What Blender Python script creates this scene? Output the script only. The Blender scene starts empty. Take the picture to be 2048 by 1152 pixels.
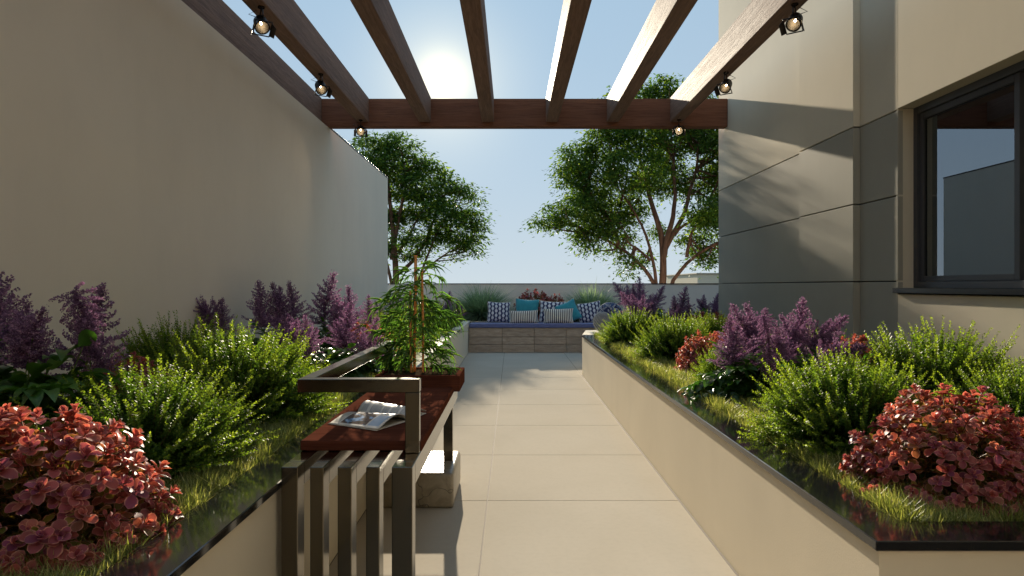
import bpy, bmesh, math, random
import numpy as np
from mathutils import Vector, Matrix
R = math.radians
sc = bpy.context.scene
COL = sc.collection

# ------------------------------------------------------------------ camera
F = 1420.0                       # focal length in photo pixels (2048 wide)
CAM_H = 1.35
cam = bpy.data.cameras.new('camera'); camo = bpy.data.objects.new('camera', cam); COL.objects.link(camo)
camo.location = (0, 0, CAM_H); camo.rotation_euler = (R(90), 0, 0)
cam.sensor_width = 36; cam.lens = 36*F/2048; cam.shift_y = -4/2048
cam.clip_start = .05; cam.clip_end = 2000
sc.camera = camo

# ------------------------------------------------------------------ sun and sky
SUN = Vector((-139/F, 1, .290)).normalized()
SUN_EL = math.asin(SUN.z); SUN_AZ = math.atan2(SUN.x, SUN.y)
sun = bpy.data.lights.new('sun', 'SUN'); suno = bpy.data.objects.new('sun', sun); COL.objects.link(suno)
sun.energy = 4.0; sun.angle = R(.6); sun.color = (1, .87, .68)
suno.rotation_euler = SUN.to_track_quat('Z', 'Y').to_euler()
world = bpy.data.worlds.new('World'); sc.world = world; world.use_nodes = True
wn, wl = world.node_tree.nodes, world.node_tree.links
wn.clear()
sky = wn.new('ShaderNodeTexSky'); sky.sky_type = 'NISHITA'; sky.sun_disc = False
sky.sun_elevation = SUN_EL; sky.sun_rotation = SUN_AZ
sky.air_density = 1.0; sky.dust_density = 1.0; sky.ozone_density = 2.0
bg = wn.new('ShaderNodeBackground'); bg.inputs[1].default_value = .080
# the sun itself with the glow of the hazy air round it
tc = wn.new('ShaderNodeTexCoord')
dot = wn.new('ShaderNodeVectorMath'); dot.operation = 'DOT_PRODUCT'; dot.inputs[1].default_value = SUN
nrm = wn.new('ShaderNodeVectorMath'); nrm.operation = 'NORMALIZE'
wl.new(tc.outputs['Generated'], nrm.inputs[0]); wl.new(nrm.outputs[0], dot.inputs[0])
ac = wn.new('ShaderNodeMath'); ac.operation = 'ARCCOSINE'; wl.new(dot.outputs['Value'], ac.inputs[0])
def wmath(op, a, b=None):
    n = wn.new('ShaderNodeMath'); n.operation = op
    for i, v in enumerate((a, b)):
        if v is None: continue
        if isinstance(v, (int, float)): n.inputs[i].default_value = v
        else: wl.new(v, n.inputs[i])
    return n.outputs[0]
def gauss(sig, amp):
    t = wmath('DIVIDE', ac.outputs[0], R(sig)); t = wmath('MULTIPLY', t, t); t = wmath('MULTIPLY', t, -1.0)
    return wmath('MULTIPLY', wmath('EXPONENT', t), amp)
add1 = wn.new('ShaderNodeMix'); add1.data_type = 'RGBA'; add1.blend_type = 'ADD'; add1.inputs[0].default_value = 1
glow = wn.new('ShaderNodeMix'); glow.data_type = 'RGBA'; glow.blend_type = 'MULTIPLY'; glow.inputs[0].default_value = 1
gsum = wmath('ADD', wmath('ADD', gauss(.72, 60), gauss(1.9, 3.4)), gauss(5.0, 1.7))
gsum = wmath('MINIMUM', gsum, 40)
comb = wn.new('ShaderNodeCombineColor')
for i, c in enumerate((1, .78, .36)):
    wl.new(wmath('MULTIPLY', gsum, c), comb.inputs[i])
# thin pale haze low in the sky
sx = wn.new('ShaderNodeSeparateXYZ'); wl.new(nrm.outputs[0], sx.inputs[0])
hz = wmath('EXPONENT', wmath('MULTIPLY', wmath('ABSOLUTE', sx.outputs[2]), -4.0))
mixh = wn.new('ShaderNodeMix'); mixh.data_type = 'RGBA'
wl.new(wmath('MULTIPLY', hz, .74), mixh.inputs[0])
# the sky texture with its bright end rolled off, so that it stays as even as the hazy sky of the photograph
sep = wn.new('ShaderNodeSeparateColor'); wl.new(sky.outputs[0], sep.inputs[0]); cmb = wn.new('ShaderNodeCombineColor')
for i, (kn, gn) in enumerate(((2.0, 1.15), (2.5, 1.6), (3.2, 2.0))):
    c_ = sep.outputs[i]; wl.new(wmath('MULTIPLY', wmath('DIVIDE', c_, wmath('ADD', wmath('DIVIDE', c_, kn), 1.0)), gn), cmb.inputs[i])
even = wn.new('ShaderNodeMix'); even.data_type = 'RGBA'; even.inputs[0].default_value = .78
wl.new(cmb.outputs[0], even.inputs[6]); even.inputs[7].default_value = (1.6, 2.4, 3.15, 1)
wl.new(even.outputs[2], mixh.inputs[6]); mixh.inputs[7].default_value = (3.5, 3.75, 3.8, 1)
wl.new(mixh.outputs[2], add1.inputs[6]); wl.new(comb.outputs[0], add1.inputs[7])
wl.new(add1.outputs[2], bg.inputs[0])
wo = wn.new('ShaderNodeOutputWorld'); wl.new(bg.outputs[0], wo.inputs[0])
sc.view_settings.view_transform = 'Standard'; sc.view_settings.look = 'None'
sc.view_settings.exposure = 1.38; sc.view_settings.gamma = 1; sc.view_settings.use_curve_mapping = False
sc.render.engine = 'CYCLES'
sc.cycles.max_bounces = 8; sc.cycles.diffuse_bounces = 6; sc.cycles.glossy_bounces = 4
sc.cycles.transmission_bounces = 6; sc.cycles.transparent_max_bounces = 8
sc.cycles.sample_clamp_indirect = 6; sc.cycles.use_denoising = True
sc.cycles.caustics_reflective = False; sc.cycles.caustics_refractive = False

# ------------------------------------------------------------------ materials
def mat(name, color, rough=.5, metal=0.0, spec=.5):
    m = bpy.data.materials.new(name); m.use_nodes = True
    p = m.node_tree.nodes['Principled BSDF']
    p.inputs['Base Color'].default_value = (*color, 1); p.inputs['Roughness'].default_value = rough
    p.inputs['Metallic'].default_value = metal; p.inputs['Specular IOR Level'].default_value = spec
    return m
class N:
    def __init__(s, m): s.t = m.node_tree; s.p = s.t.nodes['Principled BSDF']
    def new(s, typ, **kw):
        n = s.t.nodes.new(typ)
        for k, v in kw.items(): setattr(n, k, v)
        return n
    def link(s, a, b): s.t.links.new(a, b)
    def coord(s, kind='Object', scale=(1, 1, 1)):
        c = s.new('ShaderNodeTexCoord'); mp = s.new('ShaderNodeMapping'); mp.inputs['Scale'].default_value = scale
        s.link(c.outputs[kind], mp.inputs[0]); return mp.outputs[0]
    def world(s, scale=(1, 1, 1)):
        g = s.new('ShaderNodeNewGeometry'); mp = s.new('ShaderNodeMapping'); mp.inputs['Scale'].default_value = scale
        s.link(g.outputs['Position'], mp.inputs[0]); return mp.outputs[0]
    def noise(s, vec, scale, detail=4, rough=.55, dist=0):
        n = s.new('ShaderNodeTexNoise'); n.inputs['Scale'].default_value = scale; n.inputs['Detail'].default_value = detail
        n.inputs['Roughness'].default_value = rough; n.inputs['Distortion'].default_value = dist
        s.link(vec, n.inputs['Vector']); return n.outputs[0]
    def ramp(s, fac, stops):
        r = s.new('ShaderNodeValToRGB'); s.link(fac, r.inputs[0]); e = r.color_ramp.elements
        while len(e) < len(stops): e.new(.5)
        for el, (p, c) in zip(e, stops):
            el.position = p; el.color = (*c, 1) if len(c) == 3 else c
        return r.outputs[0]
    def mix(s, fac, a, b, blend='MIX'):
        n = s.new('ShaderNodeMix', data_type='RGBA', blend_type=blend)
        for sock, v in ((n.inputs[0], fac), (n.inputs[6], a), (n.inputs[7], b)):
            if isinstance(v, (int, float)): sock.default_value = v
            elif isinstance(v, tuple): sock.default_value = (*v, 1)
            else: s.link(v, sock)
        return n.outputs[2]
    def math(s, op, a, b=None, c=None):
        n = s.new('ShaderNodeMath', operation=op)
        for i, v in enumerate((a, b, c)):
            if v is None: continue
            if isinstance(v, (int, float)): n.inputs[i].default_value = v
            else: s.link(v, n.inputs[i])
        return n.outputs[0]
    def bump(s, h, strength, dist=.01, to=None):
        b = s.new('ShaderNodeBump'); b.inputs['Strength'].default_value = strength; b.inputs['Distance'].default_value = dist
        s.link(h, b.inputs['Height']); s.link(b.outputs[0], (to or s.p).inputs['Normal']); return b
M = {}
def plaster(name, col, var=.06, rough=.75):
    m = mat(name, col, rough, spec=.01); n = N(m); w = n.world()
    a = n.noise(w, .9, 5, .6); b = n.noise(n.world((1, 1, .25)), 3.5, 4)
    lo = tuple(c*(1-var*1.3) for c in col); hi = tuple(min(1, c*(1+var)) for c in col)
    c1 = n.ramp(a, [(.3, lo), (.7, hi)])
    c2 = n.mix(n.math('MULTIPLY', n.ramp(b, [(.52, (0, 0, 0)), (.8, (1, 1, 1))]), .12), c1, tuple(c*.75 for c in col))
    n.link(c2, n.p.inputs['Base Color'])
    n.bump(n.noise(w, 160, 3), .22, .002)
    M[name] = m
plaster('wall_paint', (.84, .76, .635), .03)
plaster('house_paint', (.66, .60, .475), .03)
plaster('fill_wall_paint', (.82, .75, .62), .03)
plaster('grey_panel', (.36, .345, .29), .04, .6)
plaster('planter_paint', (.68, .61, .485), .04, .55)
plaster('back_paint', (.86, .78, .68), .03)
# floor tile
m = mat('floor_tile', (.52, .475, .405), .5, spec=.0); n = N(m); w = n.world()
oi = n.new('ShaderNodeObjectInfo')
c = n.ramp(n.noise(w, 1.3, 6, .62, .6), [(.3, (.455, .415, .345)), (.7, (.49, .45, .38))])
c = n.mix(n.math('MULTIPLY', oi.outputs['Random'], .10), c, (.40, .36, .31))
c = n.mix(n.ramp(n.noise(w, 30, 4), [(.45, (0, 0, 0)), (.8, (.25, .25, .25))]), c, (.38, .34, .29))
n.link(c, n.p.inputs['Base Color'])
n.link(n.math('MULTIPLY_ADD', n.noise(w, 4, 5), .12, .42), n.p.inputs['Roughness'])
n.bump(n.noise(w, 60, 3), .05, .001); M['tile'] = m
M['grout'] = mat('grout', (.17, .15, .125), .9)
M['side_face'] = mat('edge_render', (.5, .46, .38), .8)
# granite
m = mat('black_granite', (.012, .012, .013), .07, spec=.6); n = N(m); w = n.world()
v = n.new('ShaderNodeTexVoronoi'); v.inputs['Scale'].default_value = 180; n.link(w, v.inputs['Vector'])
sp = n.ramp(v.outputs['Distance'], [(.0, (1, 1, 1)), (.22, (0, 0, 0))])
sp2 = n.math('MULTIPLY', sp, n.ramp(n.noise(w, 45, 3), [(.5, (0, 0, 0)), (.62, (1, 1, 1))]))
c = n.mix(sp2, (.010, .010, .011), (.16, .115, .075)); n.link(c, n.p.inputs['Base Color'])
n.link(n.math('MULTIPLY_ADD', n.noise(w, 9, 4), .07, .045), n.p.inputs['Roughness']); M['granite'] = m
# timber of the pergola
def timber(name, axis, dark, light, rough, bumps=.5, sc_=1.0):
    m = mat(name, dark, rough); n = N(m)
    s = [22*sc_]*3; s[axis] = 1.1*sc_
    oi = n.new('ShaderNodeObjectInfo'); g = n.new('ShaderNodeNewGeometry')
    off = n.new('ShaderNodeVectorMath', operation='ADD'); n.link(g.outputs['Position'], off.inputs[0])
    cx = n.new('ShaderNodeCombineXYZ'); n.link(n.math('MULTIPLY', oi.outputs['Random'], 7), cx.inputs[0])
    n.link(n.math('MULTIPLY', oi.outputs['Random'], 13), cx.inputs[1]); n.link(cx.outputs[0], off.inputs[1])
    mp = n.new('ShaderNodeMapping'); mp.inputs['Scale'].default_value = s; n.link(off.outputs[0], mp.inputs[0])
    a = n.noise(mp.outputs[0], 1.0, 8, .68, 1.2); b = n.noise(mp.outputs[0], 4.5, 6, .6)
    s2 = [3.0*sc_]*3; s2[axis] = .5*sc_
    mp2 = n.new('ShaderNodeMapping'); mp2.inputs['Scale'].default_value = s2; n.link(off.outputs[0], mp2.inputs[0])
    k = n.noise(mp2.outputs[0], 1, 4, .5, .8)
    c = n.ramp(a, [(.32, dark), (.55, tuple((x+y)/2 for x, y in zip(dark, light))), (.75, light)])
    c = n.mix(n.math('MULTIPLY', n.ramp(b, [(.35, (1, 1, 1)), (.5, (0, 0, 0))]), .55), c, tuple(x*.4 for x in dark))
    c = n.mix(n.math('MULTIPLY', k, .35), c, tuple(x*1.5 for x in light))
    n.link(c, n.p.inputs['Base Color'])
    n.link(n.math('MULTIPLY_ADD', a, .25, rough-.12), n.p.inputs['Roughness'])
    n.bump(n.math('ADD', a, n.math('MULTIPLY', b, .5)), bumps, .006)
    m.node_tree.nodes['Principled BSDF'].inputs['Specular IOR Level'].default_value = .10; M[name] = m
timber('rafter_timber', 1, (.10, .055, .038), (.29, .18, .13), .7, 1.0)
M['rafter_timber'].node_tree.nodes['Principled BSDF'].inputs['Specular IOR Level'].default_value = .16
timber('header_timber', 0, (.12, .047, .028), (.24, .108, .064), .7, .8)
timber('bench_wood', 0, (.050, .018, .012), (.125, .042, .026), .55, .25, 1.5)
M['bench_wood'].node_tree.nodes['Principled BSDF'].inputs['Specular IOR Level'].default_value = .0
# bench metal
m = mat('bench_metal', (.145, .128, .10), .3, 1.0); n = N(m)
n.link(n.math('MULTIPLY_ADD', n.noise(n.world((2, 2, 2)), 3, 3), .06, .11), n.p.inputs['Roughness']); M['metal'] = m
M['frame'] = mat('window_aluminium', (.055, .058, .066), .42)
M['gasket'] = mat('window_gasket', (.008, .008, .009), .6)
M['coping_metal'] = mat('coping_metal', (.02, .02, .022), .4)
M['steel_edge'] = mat('steel_edge', (.45, .45, .46), .25, 1.0)
# glass: dark tinted, reflective
m = bpy.data.materials.new('window_glass'); m.use_nodes = True; t = m.node_tree; t.nodes.clear()
o = t.nodes.new('ShaderNodeOutputMaterial'); mx = t.nodes.new('ShaderNodeMixShader'); gl = t.nodes.new('ShaderNodeBsdfGlossy')
tr = t.nodes.new('ShaderNodeBsdfTransparent'); tr.inputs[0].default_value = (.30, .31, .33, 1)
gl.inputs['Color'].default_value = (.72, .80, .88, 1); gl.inputs['Roughness'].default_value = .0
fr = t.nodes.new('ShaderNodeFresnel'); fr.inputs[0].default_value = 3.2
t.links.new(fr.outputs[0], mx.inputs[0]); t.links.new(tr.outputs[0], mx.inputs[1]); t.links.new(gl.outputs[0], mx.inputs[2])
t.links.new(mx.outputs[0], o.inputs[0]); M['glass'] = m
M['interior'] = mat('room_interior', (.03, .028, .025), .9)
# concrete blocks
m = mat('seat_block', (.22, .175, .13), .75, spec=.3); n = N(m); w = n.world()
oi = n.new('ShaderNodeObjectInfo')
c = n.ramp(n.noise(n.world((1, 1, 5)), 5, 7, .65, .7), [(.3, (.30, .235, .18)), (.5, (.43, .345, .27)), (.75, (.58, .48, .38))])
c = n.mix(n.math('MULTIPLY', oi.outputs['Random'], .35), c, (.24, .19, .15)); n.link(c, n.p.inputs['Base Color'])
n.bump(n.noise(n.world((1, 1, 6)), 25, 5), .5, .006); M['block'] = m
m = mat('polished_concrete', (.27, .23, .165), .3); n = N(m); w = n.world()
c = n.ramp(n.noise(w, 9, 7, .65, 1.0), [(.3, (.18, .15, .105)), (.7, (.33, .285, .21))])
cr = n.new('ShaderNodeTexVoronoi', feature='DISTANCE_TO_EDGE'); cr.inputs['Scale'].default_value = 2.1
wv = n.new('ShaderNodeVectorMath', operation='ADD'); n.link(w, wv.inputs[0])
nz = n.new('ShaderNodeTexNoise'); nz.inputs['Scale'].default_value = 6; n.link(w, nz.inputs['Vector'])
sc2 = n.new('ShaderNodeVectorMath', operation='SCALE'); sc2.inputs['Scale'].default_value = .25; n.link(nz.outputs['Color'], sc2.inputs[0])
n.link(sc2.outputs[0], wv.inputs[1]); n.link(wv.outputs[0], cr.inputs['Vector'])
c = n.mix(n.ramp(cr.outputs['Distance'], [(0, (1, 1, 1)), (.006, (0, 0, 0))]), c, (.05, .045, .035))
n.link(c, n.p.inputs['Base Color']); n.bump(n.noise(w, 30, 5), .15, .004); M['base_concrete'] = m
# soil
m = mat('soil', (.05, .035, .022), .95, spec=0); n = N(m)
n.link(n.ramp(n.noise(n.world(), 25, 6), [(.3, (.02, .014, .009)), (.7, (.07, .05, .03))]), n.p.inputs['Base Color'])
n.bump(n.noise(n.world(), 50, 5), .8, .02); M['soil'] = m
m = mat('outer_ground', (.12, .11, .08), .95, spec=0); n = N(m)
n.link(n.ramp(n.noise(n.world(), .3, 6), [(.3, (.07, .085, .04)), (.7, (.16, .14, .10))]), n.p.inputs['Base Color']); M['ground'] = m
# foliage materials driven by a per-leaf attribute
def leafmat(name, stops, trans=.45, rough=.4, rim=None, tcol=(1.25, 1.3, .5), spec=.5):
    m = bpy.data.materials.new(name); m.use_nodes = True; n = N(m); t = m.node_tree
    at = n.new('ShaderNodeAttribute'); at.attribute_name = 'tone'
    oi = n.new('ShaderNodeObjectInfo')
    sep = n.new('ShaderNodeSeparateColor'); n.link(at.outputs['Color'], sep.inputs[0])
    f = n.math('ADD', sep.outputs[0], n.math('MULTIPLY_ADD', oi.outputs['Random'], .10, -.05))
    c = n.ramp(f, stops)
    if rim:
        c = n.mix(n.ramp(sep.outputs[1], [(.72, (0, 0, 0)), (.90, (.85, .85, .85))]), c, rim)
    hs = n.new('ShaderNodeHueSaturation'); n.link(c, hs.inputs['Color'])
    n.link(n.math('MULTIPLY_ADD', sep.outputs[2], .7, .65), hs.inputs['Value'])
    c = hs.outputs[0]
    n.link(c, n.p.inputs['Base Color']); n.p.inputs['Roughness'].default_value = rough
    n.p.inputs['Specular IOR Level'].default_value = spec
    tl = n.new('ShaderNodeBsdfTranslucent')
    tc_ = n.mix(1.0, c, tcol, 'MULTIPLY'); n.link(tc_, tl.inputs[0])
    ms = n.new('ShaderNodeMixShader'); ms.inputs[0].default_value = trans
    out = t.nodes['Material Output']; n.link(n.p.outputs[0], ms.inputs[1]); n.link(tl.outputs[0], ms.inputs[2])
    n.link(ms.outputs[0], out.inputs[0]); M[name] = m
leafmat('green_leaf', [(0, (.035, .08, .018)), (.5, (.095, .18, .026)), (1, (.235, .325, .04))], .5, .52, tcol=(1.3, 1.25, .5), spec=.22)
leafmat('red_leaf', [(0, (.07, .13, .02)), (.25, (.20, .17, .03)), (.42, (.31, .095, .08)), (.65, (.40, .11, .115)), (.85, (.24, .065, .14)), (1, (.50, .18, .15))],
        .40, .5, rim=(.62, .32, .26), tcol=(1.4, .95, .6), spec=.3)
leafmat('purple_floret', [(0, (.13, .075, .16)), (.5, (.25, .145, .27)), (1, (.46, .30, .43))], .35, .7, tcol=(1.3, .95, 1.1), spec=.2)
leafmat('deep_leaf', [(0, (.025, .07, .018)), (.5, (.05, .125, .025)), (1, (.10, .20, .035))], .38, .36, tcol=(1.3, 1.35, .5))
leafmat('bamboo_leaf', [(0, (.06, .14, .04)), (.6, (.12, .25, .055)), (1, (.30, .36, .08))], .42, .32, tcol=(1.2, 1.3, .5))
leafmat('grass_blade', [(0, (.12, .16, .045)), (.5, (.29, .34, .10)), (1, (.60, .57, .28))], .45, .45, tcol=(1.2, 1.15, .5))
leafmat('tuft_blade', [(0, (.16, .24, .15)), (.6, (.30, .40, .26)), (1, (.46, .54, .38))], .35, .5, tcol=(1.1, 1.2, .7))
leafmat('tree_leaf', [(0, (.035, .08, .022)), (.5, (.07, .15, .035)), (1, (.20, .28, .05))], .5, .5, tcol=(1.4, 1.3, .4), spec=.12)
m = mat('bark', (.12, .065, .042), .85, spec=.2); n = N(m)
n.link(n.ramp(n.noise(n.world((4, 4, .8)), 4, 6), [(.3, (.075, .04, .028)), (.7, (.19, .105, .07))]), n.p.inputs['Base Color'])
n.bump(n.noise(n.world((6, 6, 1)), 5, 5), .6, .03); M['bark'] = m
M['stem'] = mat('green_stem', (.10, .15, .035), .5)
M['brown_stem'] = mat('brown_stem', (.12, .075, .035), .6)
m = mat('cane', (.42, .14, .035), .35); n = N(m)
n.link(n.ramp(n.noise(n.world((30, 30, 3)), 3, 4), [(.3, (.50, .17, .045)), (.7, (.75, .33, .10))]), n.p.inputs['Base Color']); M['cane'] = m
# fabrics
def fabric(name, col, rough=.85):
    m = mat(name, col, rough, spec=.2); n = N(m)
    c = n.ramp(n.noise(n.world(), 14, 4), [(.3, tuple(x*.86 for x in col)), (.7, tuple(min(1, x*1.1) for x in col))])
    n.link(c, n.p.inputs['Base Color']); n.bump(n.noise(n.world(), 420, 2), .35, .001)
    n.p.inputs['Sheen Weight'].default_value = .25; M[name] = m; return m
fabric('blue_pad', (.15, .175, .36)); fabric('teal', (.045, .30, .36)); fabric('white_piping', (.6, .58, .54))
def uvmat(name):
    m = mat(name, (.5, .5, .5), .85, spec=.2); n = N(m)
    uv = n.new('ShaderNodeUVMap'); s = n.new('ShaderNodeSeparateXYZ'); n.link(uv.outputs[0], s.inputs[0])
    n.bump(n.noise(n.world(), 420, 2), .3, .001); M[name] = m
    return n, s.outputs[0], s.outputs[1]
n, u, v = uvmat('striped')
st = n.math('GREATER_THAN', n.math('FRACT', n.math('MULTIPLY', u, 15.5)), .5)
n.link(n.mix(st, (.85, .80, .70), (.03, .03, .045)), n.p.inputs['Base Color'])
n, u, v = uvmat('round_striped')
st = n.math('GREATER_THAN', n.math('FRACT', n.math('MULTIPLY', n.math('SQRT', n.math('ADD', n.math('POWER', n.math('SUBTRACT', u, .5), 2), n.math('POWER', n.math('SUBTRACT', v, -.3), 2))), 17)), .5)
n.link(n.mix(st, (.55, .52, .46), (.03, .04, .08)), n.p.inputs['Base Color'])
n, u, v = uvmat('motif')      # columns of pale pineapple-like ovals on navy
cu = n.math('MULTIPLY', u, 6.5); col_i = n.math('FLOOR', cu)
vv = n.math('ADD', n.math('MULTIPLY', v, 4.6), n.math('MULTIPLY', n.math('MODULO', col_i, 2.0), .5))
fx = n.math('SUBTRACT', n.math('FRACT', cu), .5); fy = n.math('SUBTRACT', n.math('FRACT', vv), .5)
rr = n.math('ADD', n.math('POWER', n.math('DIVIDE', fx, .36), 2), n.math('POWER', n.math('DIVIDE', n.math('ADD', fy, .06), .36), 2))
body = n.math('LESS_THAN', rr, 1.0)
w1 = n.math('SINE', n.math('MULTIPLY', n.math('ADD', fx, fy), 62)); w2 = n.math('SINE', n.math('MULTIPLY', n.math('SUBTRACT', fx, fy), 62))
mesh_ = n.math('GREATER_THAN', n.math('MAXIMUM', w1, w2), -.35)
leaf_ = n.math('MULTIPLY', n.math('LESS_THAN', n.math('ABSOLUTE', fx), n.math('MULTIPLY', n.math('SUBTRACT', fy, .26), 1.2)), n.math('GREATER_THAN', n.math('SINE', n.math('MULTIPLY', fx, 50)), -.2))
msk = n.math('MAXIMUM', n.math('MULTIPLY', body, mesh_), leaf_)
n.link(n.mix(msk, (.035, .045, .12), (.78, .79, .82)), n.p.inputs['Base Color'])
n, u, v = uvmat('blotch')
uvn = n.new('ShaderNodeCombineXYZ'); n.link(u, uvn.inputs[0]); n.link(v, uvn.inputs[1])
n.link(n.ramp(n.noise(uvn.outputs[0], 6, 2, .4, 1.5), [(.46, (.02, .03, .09)), (.50, (.5, .52, .55)), (.56, (.05, .09, .2))]), n.p.inputs['Base Color'])
# magazine pages
def page(name, photo):
    n, u, v = uvmat(name); m = M[name]; n.p.inputs['Roughness'].default_value = .35; n.p.inputs['Specular IOR Level'].default_value = .12
    for l in list(n.p.inputs['Normal'].links): n.t.links.remove(l)
    paper = (.62, .60, .56)
    def box(x0, x1, y0, y1):
        a = n.math('MULTIPLY', n.math('GREATER_THAN', u, x0), n.math('LESS_THAN', u, x1))
        b = n.math('MULTIPLY', n.math('GREATER_THAN', v, y0), n.math('LESS_THAN', v, y1))
        return n.math('MULTIPLY', a, b)
    uvn = n.new('ShaderNodeCombineXYZ'); n.link(n.math('MULTIPLY', u, 60), uvn.inputs[0]); n.link(n.math('MULTIPLY', v, 3), uvn.inputs[1])
    wrd = n.noise(uvn.outputs[0], 1.3, 3)
    lines = n.math('MULTIPLY', n.math('GREATER_THAN', n.math('FRACT', n.math('MULTIPLY', v, 44)), .45), n.math('GREATER_THAN', wrd, .42))
    c = paper
    def text(c, x0, x1, y0, y1, k=.75): return n.mix(n.math('MULTIPLY', n.math('MULTIPLY', box(x0, x1, y0, y1), lines), k), c, (.10, .10, .11))
    if photo:
        uv2 = n.new('ShaderNodeCombineXYZ'); n.link(u, uv2.inputs[0]); n.link(v, uv2.inputs[1])
        ph = n.ramp(n.noise(uv2.outputs[0], 4.2, 5, .6, 1.6), [(.36, (.02, .015, .014)), (.45, (.12, .06, .045)), (.53, (.05, .05, .06)), (.60, (.22, .40, .68)), (.70, (.55, .68, .82))])
        c = n.mix(box(.18, .70, .06, .90), c, ph)
        c = text(c, .05, .15, .05, .92, .7); c = text(c, .73, .95, .08, .45, .6)
        c = n.mix(box(.73, .95, .52, .9), c, (.30, .42, .58))
    else:
        for x0, x1 in ((.06, .16), (.22, .42), (.45, .56), (.60, .74), (.78, .94)):
            c = n.mix(n.math('MULTIPLY', box(x0, x1, .06, .93), .45), c, (.32, .33, .34)); c = text(c, x0, x1, .06, .93, .5)
    n.link(c, n.p.inputs['Base Color'])
page('photo_page', True); page('text_page', False)
M['paper'] = mat('paper_back', (.6, .58, .55), .4)
M['black_metal'] = mat('lamp_metal', (.035, .03, .027), .38, .8)
M['reflector'] = mat('lamp_reflector', (.035, .028, .02), .5, .6)
m = mat('bulb_glow', (1, .9, .7), .5); p = m.node_tree.nodes['Principled BSDF']
p.inputs['Emission Color'].default_value = (1, .78, .48, 1); p.inputs['Emission Strength'].default_value = 22; M['bulb'] = m

# ------------------------------------------------------------------ object helpers
def tag(o, label=None, cat=None, group=None, kind=None):
    if label: o['label'] = label
    if cat: o['category'] = cat
    if group: o['group'] = group
    if kind: o['kind'] = kind
    return o
WL = {}
def empty(name, loc=(0, 0, 0), parent=None):
    o = bpy.data.objects.new(name, None); COL.objects.link(o); o.empty_display_size = .1
    o.location = Vector(loc) - (WL[parent.name] if parent else Vector()); o.parent = parent; WL[o.name] = Vector(loc); return o
def link(name, me, parent=None, loc=None):
    """mesh in world coordinates -> object whose origin is its parent's origin (or loc)"""
    o = bpy.data.objects.new(name, me); COL.objects.link(o)
    base = WL[parent.name] if parent else Vector(loc or (0, 0, 0))
    if base.length: me.transform(Matrix.Translation(-base))
    if parent: o.parent = parent
    else: o.location = base
    WL[o.name] = base; return o
def box_me(x0, x1, y0, y1, z0, z1, mt, bev=0, seg=1):
    bm = bmesh.new(); bmesh.ops.create_cube(bm, size=1)
    for v in bm.verts: v.co = Vector(((x0+x1)/2 + v.co.x*(x1-x0), (y0+y1)/2 + v.co.y*(y1-y0), (z0+z1)/2 + v.co.z*(z1-z0)))
    if bev: bmesh.ops.bevel(bm, geom=bm.edges[:], offset=bev, segments=seg, profile=.5, affect='EDGES')
    me = bpy.data.meshes.new('mesh'); bm.to_mesh(me); bm.free(); me.materials.append(M[mt]); return me
def box(name, x0, x1, y0, y1, z0, z1, mt, parent=None, bev=0, seg=1, loc=None):
    me = box_me(x0, x1, y0, y1, z0, z1, mt, bev, seg); o = link(name, me, parent, loc)
    return o
def np_mesh(V, Fc, mt, tone=None, smooth=False):
    """V (n,3); Fc list of (k,m) int arrays of faces of m corners; tone (n,4) colours"""
    me = bpy.data.meshes.new('mesh'); V = np.asarray(V, np.float32)
    me.vertices.add(len(V)); me.vertices.foreach_set('co', V.ravel())
    Fc = [np.asarray(f, np.int32) for f in Fc if len(f)]
    loops = np.concatenate([f.ravel() for f in Fc]); tot = np.concatenate([np.full(len(f), f.shape[1], np.int32) for f in Fc])
    st = np.concatenate([[0], np.cumsum(tot)[:-1]]).astype(np.int32)
    me.loops.add(len(loops)); me.loops.foreach_set('vertex_index', loops)
    me.polygons.add(len(tot)); me.polygons.foreach_set('loop_start', st); me.polygons.foreach_set('loop_total', tot)
    if tone is not None:
        a = me.color_attributes.new('tone', 'FLOAT_COLOR', 'POINT'); a.data.foreach_set('color', np.asarray(tone, np.float32).ravel())
    me.update(calc_edges=True); me.validate()
    if smooth: me.polygons.foreach_set('use_smooth', np.ones(len(tot), bool))
    for q in (mt if isinstance(mt, (list, tuple)) else [mt]): me.materials.append(M[q])
    return me
rng = np.random.default_rng(7)
def nz(a): return a/np.maximum(np.linalg.norm(a, axis=-1, keepdims=True), 1e-9)
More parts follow.
